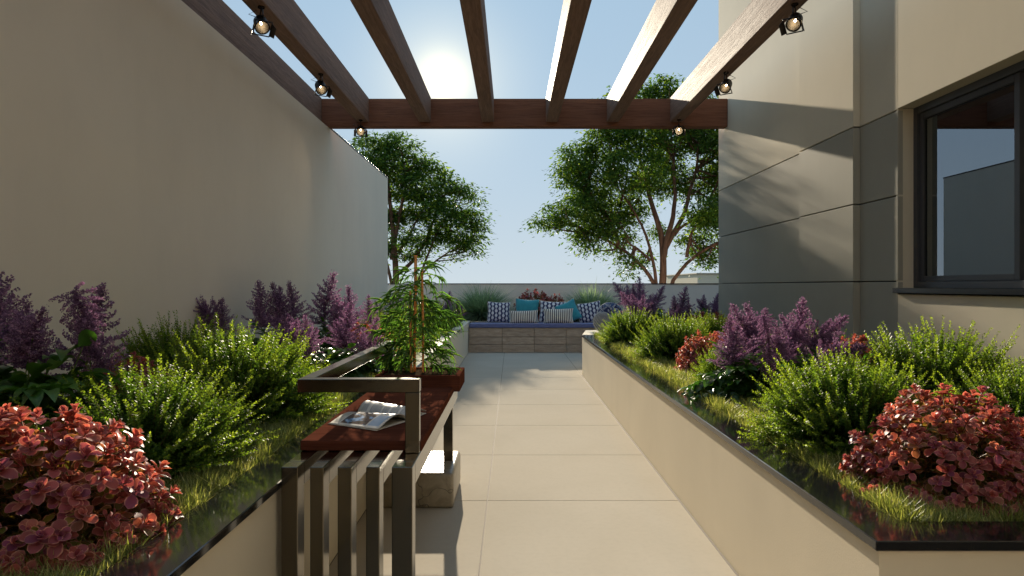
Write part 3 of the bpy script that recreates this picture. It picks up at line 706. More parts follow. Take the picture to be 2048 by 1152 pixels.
sheet('page', 'text_page', far_, lambda s, t_: .045*math.sin(math.pi*min(1, s*1.02)**.8)*(.75+.25*(1-t_))+.012*s, mg)
sheet('cover', 'paper', (near[0], near[1], tuple(Vector(near[2])+Vector((-.004, -.003))), tuple(Vector(near[3])+Vector((-.003, -.004)))), lambda s, t_: .0005, mg, .002)
sheet('cover', 'paper', far_, lambda s, t_: .0005, mg, .002)

# ================================================================== vegetation
Z = lambda *a: np.array(a, float)
def dome_dirs(n, tmax=88, tmin=0, k=.62):
    ct = np.cos(np.radians(tmin)) - (np.cos(np.radians(tmin))-np.cos(np.radians(tmax)))*rng.random(n)**k
    ph = rng.random(n)*2*np.pi; s = np.sqrt(1-ct**2); return np.stack([s*np.cos(ph), s*np.sin(ph), ct], 1)
# ---- green shrub: arching shoots clad with pairs of tiny leaves (radius 1 unit wide)
def green_shrub(r=.45, h=.48, shoots=340, leafL=.0145, seed=1, detail=1.0):
    global rng; rng = np.random.default_rng(seed); b = Batch(); st_ = Batch()
    D = dome_dirs(shoots, 97, 0, .78)
    for d in D:
        elev = d[2]; ln = rng.uniform(.88, 1.06)*(r*np.hypot(d[0], d[1])**1 + h*max(elev, 0))/(abs(np.hypot(d[0], d[1]))+max(elev, 0)+1e-6)*1.04
        base = Z(rng.normal(0, .04), rng.normal(0, .04), 0); K = 14; t = np.linspace(0, 1, K)
        dd = d.copy(); dd[2] += .12; dd = dd/np.linalg.norm(dd)
        droop = rng.uniform(-.22, .10)
        path = base + np.outer(t, dd)*ln; path[:, 2] -= droop*ln*(t**2)*(np.hypot(d[0], d[1]))*-1*.0 if False else 0
        path[:, 2] += ln*.20*(t**2)*np.hypot(d[0], d[1])*rng.uniform(-.3, 1.2); path[:, :2] += rng.normal(0, .02, 2)*np.outer(t, [1, 1])
        path[:, 2] = np.maximum(path[:, 2], .015)
        st_.tube(path[::3], np.linspace(.0035, .001, len(path[::3])), 3)
        segs = [(path[3:], 1.0)]
        for q in range(rng.integers(7, 10)):
            i = rng.integers(3, K-4); tw = dd*1.2 + rng.normal(0, .42, 3); tw[2] += .2; tw = tw/np.linalg.norm(tw)
            L2 = ln*rng.uniform(.14, .30)*(1.15-i/K*.5); tt = np.linspace(0, 1, 5)
            pp = path[i]+np.outer(tt, tw)*L2; pp[:, 2] += .12*L2*tt**2; segs.append((pp, .9))
        for pp, sc_ in segs:
            seg = np.linalg.norm(np.diff(pp, axis=0), axis=1); cum = np.concatenate([[0], np.cumsum(seg)]); tot = cum[-1]
            m_ = max(3, int(tot/(.0085/detail))); s = np.linspace(0, tot, m_)
            P = np.stack([np.interp(s, cum, pp[:, k]) for k in range(3)], 1); ax = nz(np.gradient(P, axis=0))
            side = nz(np.cross(ax, rng.normal(0, 1, 3))); up2 = np.cross(side, ax)
            alt = (np.arange(m_) % 2)[:, None]; s1 = side*(1-alt)+up2*alt
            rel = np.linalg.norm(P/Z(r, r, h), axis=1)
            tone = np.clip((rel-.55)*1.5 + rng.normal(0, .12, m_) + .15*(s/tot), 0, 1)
            taper = np.where(s > tot*.85, .75, 1.0)
            for sg in (1, -1):
                Dl = ax*.6 + sg*s1*.7 + rng.normal(0, .12, (m_, 3))
                b.leaves(T_TINY, P, Dl, leafL*taper*rng.uniform(.8, 1.25, m_), leafL*.72*taper, tone, up=ax, roll=.3)
    return b.mesh('green_leaf'), st_.mesh('brown_stem')
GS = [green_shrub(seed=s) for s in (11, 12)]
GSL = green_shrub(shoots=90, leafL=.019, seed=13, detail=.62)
# ---- red shrub
def red_shrub(r=.36, h=.42, ros=150, leafL=.05, seed=3, split=0):
    """returns foliage mesh, stem mesh, list of single leaves (template index, matrix) kept apart"""
    global rng; rng = np.random.default_rng(seed); b = Batch(); st_ = Batch(); singles = []
    D = dome_dirs(ros, 98, 0, .8)
    for d in D:
        k = rng.uniform(.80, 1.06); tip = d*Z(r, r, h)*k; tip[2] = max(tip[2], .03) ; out = nz(d*Z(1, 1, .8)+Z(0, 0, .55)+rng.normal(0, .15, 3))
        p0 = Z(0, 0, .02)+rng.normal(0, .02, 3); mid = (p0+tip)/2 + Z(0, 0, .05)
        t = np.linspace(0, 1, 7)[:, None]; path = (1-t)**2*p0 + 2*t*(1-t)*mid + t**2*tip
        st_.tube(path, np.linspace(.0045, .0018, 7), 4)
        a, = [nz(np.cross(out, Z(.3, .2, 1)))]; c = np.cross(out, a)
        top = np.clip(tip[2]/h, 0, 1); rt = np.clip(.58+.10*rng.normal()+(.24 if rng.random() < .75-.75*top else 0), .45, .95); ph0 = rng.random()*6.28  # lower rosettes tend to plum: shade put into the leaf tone
        for ring, (nl, open_, sc_) in enumerate(((4, 74, 1.0), (4, 48, .82), (3, 22, .55))):
            ph = ph0 + ring*.8 + np.arange(nl)*2*np.pi/nl + rng.normal(0, .15, nl)
            o_ = np.radians(open_+rng.normal(0, 10, nl))
            Dl = np.cos(o_)[:, None]*out + np.sin(o_)[:, None]*(np.cos(ph)[:, None]*a + np.sin(ph)[:, None]*c)
            P = np.tile(tip - out*.012*(2-ring), (nl, 1)); tone = np.clip(rt+.07*rng.normal(0, 1, nl)-(.09 if ring == 0 else 0), .36, 1)
            L = leafL*sc_*rng.uniform(.8, 1.2, nl)
            for q in range(nl): b.leaves(T_OB[rng.integers(0, 4)], P[q:q+1], Dl[q:q+1], L[q], L[q]*rng.uniform(.62, .78), tone[q], up=out, roll=.15)
        for q in range(11):       # older greenish leaves lower along the shoot
            i = rng.uniform(.35, .9); j = int(i*6); P = path[j]+(path[min(j+1, 6)]-path[j])*(i*6-j)
            Dl = nz(nz(tip)+rng.normal(0, .7, 3)); L = leafL*rng.uniform(.75, 1.15)
            b.leaves(T_OB[rng.integers(0, 4)], [P], [Dl], L, L*.68, np.clip(.05+.28*(i-.35)/.55+rng.normal(0, .08), 0, .42), up=Z(0, 0, 1)+0*Dl, roll=.25)
    V = np.concatenate(b.V); return b, st_.mesh('brown_stem')
def split_leaves(b, n_single, eye, foot):
    """the n_single leaves that show largest become meshes of their own"""
    leaves = []; rest = Batch(); res = []
    for V, T in zip(b.V, b.T): leaves.append((V, T))
    cen = np.array([v.mean(0) for v, _ in leaves]) ; size = np.array([np.linalg.norm(v[-1]-v[0]) for v, _ in leaves])
    rel = cen + foot - eye; dist = np.linalg.norm(rel, axis=1)
    outness = (cen*(-nz(rel))).sum(1)         # faces the viewer
    score = size/dist*(1+4*np.clip(outness, -.3, .4)); order = np.argsort(-score)
    return leaves, order[:n_single], order[n_single:]
F_OB3, F_OB4 = T_OB[0][1]
def ob_mesh(items, mt):
    V = np.concatenate([v for v, _ in items]); T = np.concatenate([t for _, t in items]); nv = len(T_OB[0][0])
    off = (np.arange(len(items))*nv)[:, None, None]
    return np_mesh(V, [(F_OB3[None]+off).reshape(-1, 3), (F_OB4[None]+off).reshape(-1, 4)], mt, T, True)
REDS = [red_shrub(seed=21, ros=240, leafL=.047), red_shrub(seed=22, ros=290, leafL=.038)]
RED_ME = [(ob_mesh(list(zip(b.V, b.T)), 'red_leaf'), s) for b, s in REDS]
_b = red_shrub(seed=23, ros=260, leafL=.043); RED_FAR = (ob_mesh(list(zip(_b[0].V, _b[0].T)), 'red_leaf'), _b[1])
# ---- astilbe
def plume(seed, H=.30, Wd=.118):
    global rng; rng = np.random.default_rng(seed); b = Batch(); K = 16
    lean = rng.normal(0, .03, 2)
    axis = lambda t: Z(lean[0]*t*t, lean[1]*t*t, H*t)
    for i in range(K):
        t = (i/K)**.95; nb_ = 4 if t < .75 else 3
        for q in range(nb_):
            ph = i*2.4+q*2*np.pi/nb_+rng.normal(0, .25); ln = Wd*(1-t)**1.0*rng.uniform(.6, 1.4)+.010
            s = np.linspace(0, 1, max(4, int(ln/.0036))); o = Z(math.cos(ph), math.sin(ph), 0)
            P = axis(t+rng.normal(0, .006))+np.outer(s, o)*ln; P[:, 2] += ln*(-.05*s+.42*s**2)*(1 if t > .12 else .3)
            rep = 3; P = np.repeat(P, rep, 0); rad = np.repeat(.0056*(1-s*.45), rep)
            off = nz(rng.normal(0, 1, P.shape)); P = P+off*rad[:, None]*rng.random(len(P))[:, None]**.4
            tone = np.clip(.35+.35*np.repeat(s, rep)+rng.normal(0, .2, len(P)), 0, 1)
            b.leaves(T_FLO, P, off+o*.3, .0075, .0075, tone, roll=1.0)
    for q in range(60):
        t = rng.uniform(.8, 1.02); P = axis(t)+rng.normal(0, .005, 3); b.leaves(T_FLO, [P], [rng.normal(0, 1, 3)], .007, .007, .6, roll=1)
    return b.mesh('purple_floret')
PLUMES = [plume(s) for s in (31, 32, 33, 34)]
def astilbe_leaves(seed, r=.30, h=.34, n=120):
    global rng; rng = np.random.default_rng(seed); b = Batch(); st_ = Batch(); D = dome_dirs(n, 96, 5, .8)
    for d in D:
        tip = d*Z(r, r, h)*rng.uniform(.55, 1.05); tip[2] = max(tip[2], .04); t = np.linspace(0, 1, 6)[:, None]
        p0 = rng.normal(0, .02, 3)*Z(1, 1, 0); mid = (p0+tip)/2+Z(0, 0, .10); path = (1-t)**2*p0+2*t*(1-t)*mid+t**2*tip
        st_.tube(path, np.linspace(.003, .0012, 6), 3)
        out = nz(path[-1]-path[-3]); out[2] -= .25; out = nz(out); side = nz(np.cross(out, Z(0, 0, 1)))
        for k in range(7):
            i = k//2; back = .0 if k == 6 else .035*(3-i); sg = 0 if k == 6 else (1 if k % 2 else -1)
            P = tip-out*back; Dl = out*(.55 if sg else 1)+side*sg*.85+rng.normal(0, .1, 3); L = .07*rng.uniform(.8, 1.3)
            b.leaves(T_OVATE[rng.integers(0, 3)], [P], [Dl], L, L*.5, np.clip(.25+.5*tip[2]/h+rng.normal(0, .15), 0, 1), roll=.3)
    return b.mesh('deep_leaf', True), st_.mesh('stem')
ASTL = [astilbe_leaves(s) for s in (41, 42)]
def place(me, name, parent, loc, rot=(0, 0, 0), s=1.0):
    o = bpy.data.objects.new(name, me); COL.objects.link(o); o.parent = parent
    o.location = Vector(loc); o.rotation_euler = rot; o.scale = (s, s, s) if isinstance(s, (int, float)) else s; return o
rnd = random.Random(5)
def shrub(kind, px, Y, r, ztop, label, cat='shrub', mesh=None, z=SOIL, base_r=.45, base_h=.48, x=None):
    x = pxx(px, Y) if x is None else x; t = tag(empty(kind, (x, Y, z)), label, cat, {'green_shrub': 'green shrubs in the raised beds', 'red_shrub': 'red leaved shrubs in the raised beds'}.get(kind))
    a = rnd.uniform(0, 6.28); wide = 1.12 if kind == 'green_shrub' else 1.0; s = (r/base_r*wide, r/base_r*wide*rnd.uniform(.92, 1.06), (ztop-z)/base_h)
    f = place(mesh[0], 'foliage', t, (0, 0, 0), (0, 0, a), s); f['kind'] = 'stuff'
    place(mesh[1], 'stem', t, (0, 0, 0), (0, 0, a), s); return t
G = lambda i: GS[i % 2]
# left bed
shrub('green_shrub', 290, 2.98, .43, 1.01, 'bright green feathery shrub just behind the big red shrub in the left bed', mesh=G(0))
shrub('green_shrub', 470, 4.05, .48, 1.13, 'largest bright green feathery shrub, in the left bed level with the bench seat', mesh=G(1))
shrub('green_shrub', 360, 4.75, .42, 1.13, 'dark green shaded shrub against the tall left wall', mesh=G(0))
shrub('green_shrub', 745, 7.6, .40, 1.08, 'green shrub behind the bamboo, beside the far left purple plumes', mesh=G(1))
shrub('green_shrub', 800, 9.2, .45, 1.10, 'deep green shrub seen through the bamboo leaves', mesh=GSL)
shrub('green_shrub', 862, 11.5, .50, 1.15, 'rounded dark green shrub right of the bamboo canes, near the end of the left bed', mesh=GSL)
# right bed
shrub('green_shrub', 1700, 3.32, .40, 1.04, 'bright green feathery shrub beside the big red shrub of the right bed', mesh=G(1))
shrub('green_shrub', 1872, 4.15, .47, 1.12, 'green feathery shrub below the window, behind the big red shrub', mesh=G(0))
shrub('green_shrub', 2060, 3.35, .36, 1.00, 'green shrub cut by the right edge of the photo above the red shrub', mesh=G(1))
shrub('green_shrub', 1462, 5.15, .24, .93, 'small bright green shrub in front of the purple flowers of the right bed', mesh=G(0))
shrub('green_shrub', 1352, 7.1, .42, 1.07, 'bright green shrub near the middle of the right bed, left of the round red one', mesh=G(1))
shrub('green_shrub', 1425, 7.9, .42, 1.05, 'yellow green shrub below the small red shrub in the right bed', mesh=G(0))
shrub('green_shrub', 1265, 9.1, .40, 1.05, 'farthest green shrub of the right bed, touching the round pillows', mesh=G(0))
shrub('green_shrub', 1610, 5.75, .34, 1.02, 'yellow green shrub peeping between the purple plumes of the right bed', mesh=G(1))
# red shrubs
def big_red(px, Y, r, ztop, label, idx, rot):
    x = pxx(px, Y); t = tag(empty('red_shrub', (x, Y, SOIL)), label, 'shrub', 'red leaved shrubs in the raised beds')
    b, st_ = REDS[idx]; S = Z(r/.36, r/.36, (ztop-SOIL)/.42); c, s = math.cos(rot), math.sin(rot); Rm = np.array([[c, -s, 0], [s, c, 0], [0, 0, 1]])
    b2 = Batch(); b2.V = [((v*S) @ Rm.T) for v in b.V]; b2.T = b.T
    leaves, one, rest = split_leaves(b2, 290, Z(0, 0, CAM_H), Z(x, Y, SOIL))
    for k in one: o = bpy.data.objects.new('leaf', ob_mesh([leaves[k]], 'red_leaf')); COL.objects.link(o); o.parent = t
    f = bpy.data.objects.new('foliage', ob_mesh([leaves[k] for k in rest], 'red_leaf')); COL.objects.link(f); f.parent = t; f['kind'] = 'stuff'
    place(st_, 'stem', t, (0, 0, 0), (0, 0, rot), tuple(S)); return t
big_red(80, 2.12, .35, .975, 'large dome of red leaves with painted plum shade low down in the near corner of the left bed', 0, 1.0)
big_red(1900, 2.62, .345, .975, 'large dome of red leaves above the black granite corner of the right bed', 1, 2.6)
RB = dict(base_r=.36, base_h=.42)
shrub('red_shrub', 252, 3.75, .26, .985, 'low dark red shaded shrub between the left purple flowers and the green shrub', mesh=RED_ME[1], **RB)
shrub('red_shrub', 735, 6.7, .30, 1.00, 'bright red shrub partly hidden by the bamboo, in the left bed', mesh=RED_FAR, **RB)
shrub('red_shrub', 1412, 6.05, .25, .965, 'round orange red shrub beside the grass strip in the middle of the right bed', mesh=RED_ME[1], **RB)
shrub('red_shrub', 1705, 4.95, .27, .985, 'orange red shrub behind the purple flowers, near the grey cladding corner', mesh=RED_ME[0], **RB)
shrub('red_shrub', 1422, 9.2, .38, 1.01, 'far red shrub at the foot of the grey cladding corner', mesh=RED_FAR, **RB)
shrub('red_shrub', 1487, 7.2, .24, .98, 'dark red shrub at the foot of the grey cladding, left of the tall plumes', mesh=RED_FAR, **RB)
shrub('red_shrub', 1068, 15.85, .48, 1.27, 'dusky red shrub behind the pillows in the middle of the back planting', mesh=RED_FAR, z=.6, **RB)
shrub('red_shrub', 1112, 15.55, .26, 1.17, 'smaller dark red shrub just right of the dusky one behind the pillows', mesh=RED_FAR, z=.6, **RB)
# astilbes: foliage at the base, each plume from its tip in the photo
def astilbe(px, Y, r, h, label, tips, leafi=0, z=SOIL, cat='flower'):
    """tips: (px, py, Y, height of plume, lean of its axis in the picture plane in degrees)"""
    x = pxx(px, Y); t = tag(empty('astilbe', (x, Y, z)), label, cat, 'purple astilbes in the beds')
    s = (r/.30, r/.30, h/.34); f = place(ASTL[leafi][0], 'foliage', t, (0, 0, 0), (0, 0, rnd.uniform(0, 6)), s); f['kind'] = 'stuff'
    sb_ = Batch()
    for (tpx, tpy, tY, ph, lean) in tips:
        tip = Vector((pxx(tpx, tY), tY, CAM_H-(tpy-572)*tY/F)); ax = Vector((math.sin(R(lean)), rnd.uniform(-.12, .12), math.cos(R(lean)))).normalized()
        base = tip-ax*ph
        rot = ax.to_track_quat('Z', 'Y').to_matrix() @ Matrix.Rotation(rnd.uniform(0, 6.28), 3, 'Z')
        place(rnd.choice(PLUMES), 'plume', t, base-Vector((x, Y, z)), rot.to_euler(), ph/.30)
        foot = Vector((x+(base.x-x)*.3, Y+(base.y-Y)*.3, z)); l0 = Vector((x, Y, z))
        mid = Vector((base.x, base.y, (base.z+z)/2)); pts = [foot*(1-q)**2+mid*(2*q*(1-q))+(base+ax*ph*.6)*q*q for q in [i/7 for i in range(8)]]
        sb_.tube([p-l0 for p in pts], np.linspace(.0045, .002, 8), 5)
    o = bpy.data.objects.new('stem', sb_.mesh('stem')); COL.objects.link(o); o.parent = t
    return t
astilbe(20, 3.05, .52, .60, 'tall purple astilbe with dark leaves at the left edge of the photo',
        [(202, 566, 3.3, .44, 14), (150, 645, 3.15, .24, -35), (95, 612, 3.0, .26, 32), (62, 600, 3.2, .30, 0), (25, 622, 3.05, .24, -30), (2, 540, 3.2, .42, 3), (-20, 508, 3.4, .4, -5), (205, 690, 3.05, .26, 150)], 0)
astilbe(440, 6.3, .32, .42, 'purple astilbe leaning left, just right of the shaded shrub on the left wall',
        [(364, 592, 5.9, .30, -55), (400, 596, 6.0, .26, -22), (446, 596, 5.9, .28, 3), (430, 600, 6.1, .22, -12)], 1)
astilbe(560, 6.6, .40, .45, 'group of dark purple plumes standing shaded against the left wall',
        [(514, 562, 6.5, .42, -8), (540, 566, 6.6, .36, -16), (560, 572, 6.7, .36, -4), (589, 563, 6.8, .42, 2), (510, 600, 6.3, .24, -20)], 0)
astilbe(660, 7.2, .36, .45, 'purple astilbe with the tallest plume of the left bed',
        [(658, 543, 7.2, .52, 8), (676, 590, 7.4, .32, -6), (707, 573, 7.3, .44, 6), (700, 610, 7.0, .28, 20), (668, 610, 7.2, .3, -4)], 1)
astilbe(640, 5.5, .38, .34, 'sunlit purple astilbe in front of the shaded group of the left bed',
        [(534, 625, 5.6, .34, -48), (575, 626, 5.6, .27, -20), (619, 630, 5.5, .30, 2), (598, 640, 5.4, .24, 25), (640, 660, 5.3, .22, 35)], 0)
astilbe(715, 5.9, .36, .34, 'sunlit purple astilbe right above the metal armrest bar',
        [(698, 602, 5.8, .36, 6), (675, 640, 5.7, .26, -16), (748, 633, 5.6, .30, 8), (722, 655, 5.7, .22, -10), (738, 590, 6.6, .26, 0)], 1)
astilbe(770, 10.6, .40, .45, 'far purple astilbe where the left wall ends',
        [(752, 600, 9.6, .32, -18), (770, 592, 10.5, .36, -30), (790, 588, 11, .36, -14), (812, 582, 11.3, .36, 6), (740, 612, 9.4, .24, 10)], 0)
astilbe(880, 13.2, .42, .40, 'small dark purple astilbe right of the bamboo canes',
        [(853, 594, 13, .30, -5), (876, 594, 13.2, .30, 2), (899, 582, 13.4, .40, 8), (915, 600, 13, .3, -10), (866, 606, 13, .3, -20)], 1)
astilbe(1500, 4.75, .40, .40, 'large purple astilbe with deep green leaves in the middle of the right bed',
        [(1462, 611, 4.95, .34, -32), (1505, 607, 5.0, .36, -2), (1535, 618, 4.9, .28, 22), (1452, 632, 4.8, .30, -8), (1560, 645, 4.6, .24, -6), (1478, 650, 4.7, .3, 12),
         (1556, 655, 4.35, .20, 0), (1520, 655, 4.7, .26, 10), (1540, 690, 4.3, .18, 165), (1536, 762, 4.3, .26, 182)], 0)
astilbe(1600, 5.1, .36, .38, 'purple astilbe with the tallest plume of the right bed',
        [(1611, 597, 5.1, .38, 10), (1570, 627, 5.0, .26, -14), (1590, 640, 4.9, .28, 12), (1610, 650, 4.9, .26, 25)], 1)
astilbe(1665, 4.7, .30, .34, 'purple astilbe with plumes leaning right towards the cladding corner',
        [(1699, 636, 4.9, .34, 55), (1652, 640, 4.9, .20, 12), (1650, 662, 4.7, .24, -40), (1738, 686, 4.45, .30, 68), (1690, 690, 4.4, .2, 55)], 0)
astilbe(1260, 10.2, .36, .38, 'sunlit purple astilbe above the round pillows',
        [(1240, 585, 10.1, .34, -38), (1262, 588, 10.0, .30, -20), (1285, 590, 10.1, .32, 4), (1300, 603, 9.8, .30, 24), (1270, 600, 9.8, .3, -6)], 0)
astilbe(1285, 13.0, .45, .48, 'shaded purple astilbe with spiky plumes against the low back wall',
        [(1226, 564, 13, .42, -36), (1252, 570, 13.2, .36, -12), (1281, 554, 13.2, .46, 3), (1265, 568, 13, .34, -5), (1290, 580, 12.8, .36, 14)], 1)
astilbe(1320, 11.8, .40, .42, 'shaded purple astilbe with two right leaning plumes before the back wall',
        [(1324, 570, 11.8, .40, 16), (1300, 590, 11.8, .3, -10), (1312, 588, 11.5, .30, 20)], 0)
astilbe(1360, 9.9, .36, .40, 'sunlit purple astilbe between the back wall and the yellow green shrub',
        [(1372, 573, 9.9, .44, 10), (1345, 592, 9.9, .34, -12), (1378, 600, 9.7, .30, 6), (1355, 610, 9.6, .3, -4)], 1)
astilbe(1405, 12.3, .40, .40, 'small shaded purple astilbe left of the grey cladding corner',
        [(1407, 589, 12.3, .34, 2), (1394, 598, 12.3, .30, -35), (1434, 585, 12.2, .40, 4), (1425, 600, 12, .3, -10)], 0)

# ---- fountain grass tufts behind the seat
def tuft(seed, n=4200, r=.62, h=.80):
    global rng; rng = np.random.default_rng(seed); b = Batch(); D = dome_dirs(n, 68, 0, .8)
    D = nz(D + rng.normal(0, .05, D.shape)); L = rng.uniform(.6, 1.05, n)*np.where(D[:, 2] > .6, h, h*.9)
    for c in range(3):
        m_ = rng.integers(0, 3, n) == c; P = rng.normal(0, .05, (m_.sum(), 3))*Z(1, 1, 0)
        b.leaves(T_BLADE[c], P, D[m_], L[m_], .015, np.clip(.4+rng.normal(0, .25, m_.sum()), 0, 1), roll=.2)
    return b.mesh('tuft_blade')
TF = [tuft(51), tuft(52)]
for i, (px, Y, s, lab) in enumerate(((965, 15.75, 1.12, 'grey green fountain grass clump behind the left end of the seat'), (1184, 15.75, 1.08, 'grey green fountain grass clump behind the right end of the seat'),
                                     (918, 15.9, .6, 'small grass clump left of the seat behind the bed corner'))):
    t = tag(empty('grass_clump', (pxx(px, Y), Y, .6)), lab, 'ornamental grass', 'fountain grass clumps by the back wall')
    f = place(TF[i % 2], 'blades', t, (0, 0, 0), (0, 0, i), s); f['kind'] = 'stuff'
    sbt = Batch(); sbt.tube([(0, 0, -.01), (0, 0, .05)], [.06, .03], 8); place(sbt.mesh('brown_stem'), 'root_crown', t, (0, 0, 0))

# ---- bamboo in the planter box
def bamboo():
    global rng; rng = np.random.default_rng(61); Yb = 4.72
    t = tag(empty('bamboo', (-.62, Yb, .755)), 'potted bamboo with three orange canes and drooping narrow leaves at the end of the bench', 'bamboo')
    canes = [((822, 4.70), 580, .0085), ((830, 4.76), 508, .0105), ((845, 4.70), 538, .0078)]
    org = Z(-.62, Yb, .755); anchors = []
    for (px, Y), py, r_ in canes:
        b = Batch(); x = pxx(px, Y); z1 = CAM_H-(py-572)*Y/F; zz = np.arange(.74, z1, .012); rad = np.full(len(zz), r_)
        ph = (zz*9.0) % 1; rad = rad*(1+.12*(ph < .11)); pts = np.stack([x+.004*np.sin(zz*5+px), Y+0*zz, zz], 1)-org
        b.tube(pts, rad, 10); me = b.mesh('cane', True); o = bpy.data.objects.new('cane', me); COL.objects.link(o); o.parent = t
        for q in np.arange(.80, min(z1, 1.50), .040): anchors.append((Z(x, Y, q)-org, q))
    tw = Batch(); fine = Batch(); near_l = []
    def add_leaf(P, d, L, Wd, tone, bend):
        near_l.append((P, d, L, Wd, tone, bend))
    for P0, q in anchors:
        for rep in range(2 if q < 1.32 else 1):
            ph = rng.random()*6.28; o = Z(math.cos(ph), math.sin(ph)*.7+.15, 0); env = 1.0 if q < 1.25 else .45
            ln = rng.uniform(.09, .25)*(.55+.45*env); s = np.linspace(0, 1, 8)[:, None]
            path = P0+s*o*ln+Z(0, 0, 1)*(ln*(.55*s-.55*s**2)); tw.tube(path, np.linspace(.0016, .0007, 8), 3)
            for k in range(2, 8):
                for e in range((1 if rng.random() < .75 else 2) if k < 7 else 4):
                    d = o*1.0+rng.normal(0, .35, 3)+Z(0, 0, -.25); add_leaf(path[k], nz(d), rng.uniform(.07, .125), rng.uniform(.007, .010), np.clip(.4+rng.normal(0, .25), 0, 1), rng.integers(0, 3))
    for P0 in [Z(pxx(842, 4.7), 4.7, 1.42)-org, Z(pxx(846, 4.7), 4.7, 1.46)-org, Z(pxx(826, 4.7), 4.7, 1.36)-org]:
        for e in range(9):
            d = nz(rng.normal(0, 1, 3)*Z(1, .6, .35)+Z(0, 0, .1)); add_leaf(P0, d, rng.uniform(.06, .11), .011, .6, rng.integers(0, 3))
    order = sorted(range(len(near_l)), key=lambda k: (near_l[k][0][1]+near_l[k][1][1]*.05) - near_l[k][2]*3)
    for k in order[:290]:
        P, d, L, Wd, tone, c = near_l[k]; b = Batch(); b.leaves(T_LANCE[c], [P], [d], L, Wd, tone, roll=.3); o = bpy.data.objects.new('leaf', b.mesh('bamboo_leaf', True)); COL.objects.link(o); o.parent = t
    for k in order[290:]:
        P, d, L, Wd, tone, c = near_l[k]; fine.leaves(T_LANCE[c], [P], [d], L, Wd, tone, roll=.3)
    o = bpy.data.objects.new('foliage', fine.mesh('bamboo_leaf', True)); COL.objects.link(o); o.parent = t; o['kind'] = 'stuff'
    o = bpy.data.objects.new('twig', tw.mesh('stem')); COL.objects.link(o); o.parent = t
bamboo()

# ---- grass of the beds
def grass(name, label, x0, x1, y0, y1, edge_x, seed, n0):
    global rng; rng = np.random.default_rng(seed); b = Batch()
    u = rng.random(n0); Y = y0*(y1/y0)**u                      # denser near the camera
    w = np.abs(rng.normal(0, .42, n0)); w = np.where(w > abs(x1-x0)-.01, rng.random(n0)*(abs(x1-x0)-.01), w); sgn = 1 if x1 > x0 else -1
    X = x0+sgn*(w+.004); P = np.stack([X, Y, np.full(n0, SOIL-.004)], 1)
    clump = .5+.5*np.sin(X*23+np.sin(Y*11)*2)*np.sin(Y*17+X*7)
    D = nz(np.stack([rng.normal(0, .30, n0), rng.normal(0, .30, n0), np.ones(n0)], 1)); L = rng.uniform(.035, .09, n0)*(.6+.7*clump)*(1+Y*.02)
    Wd = np.clip(.0019+.00055*Y, 0, .007)
    for c in range(3):
        m_ = rng.integers(0, 3, n0) == c
        b.leaves(T_BLADE[c], P[m_], D[m_], L[m_], Wd[m_], np.clip(.45+rng.normal(0, .34, m_.sum())-.1*clump[m_], 0, 1), roll=.2)
    o = link(name, b.mesh('grass_blade'), None, ((x0+x1)/2, (y0+y1)/2, SOIL)); tag(o, label, 'grass', kind='stuff')
grass('grass', 'short lit grass strip along the granite of the left bed', LX-.167, -2.58, 1.2, 14.5, LX, 71, 90000)
grass('grass', 'short golden green grass strip along the granite of the right bed', PX+.158, 2.98, PY0+.155, 10.6, PX, 72, 110000)

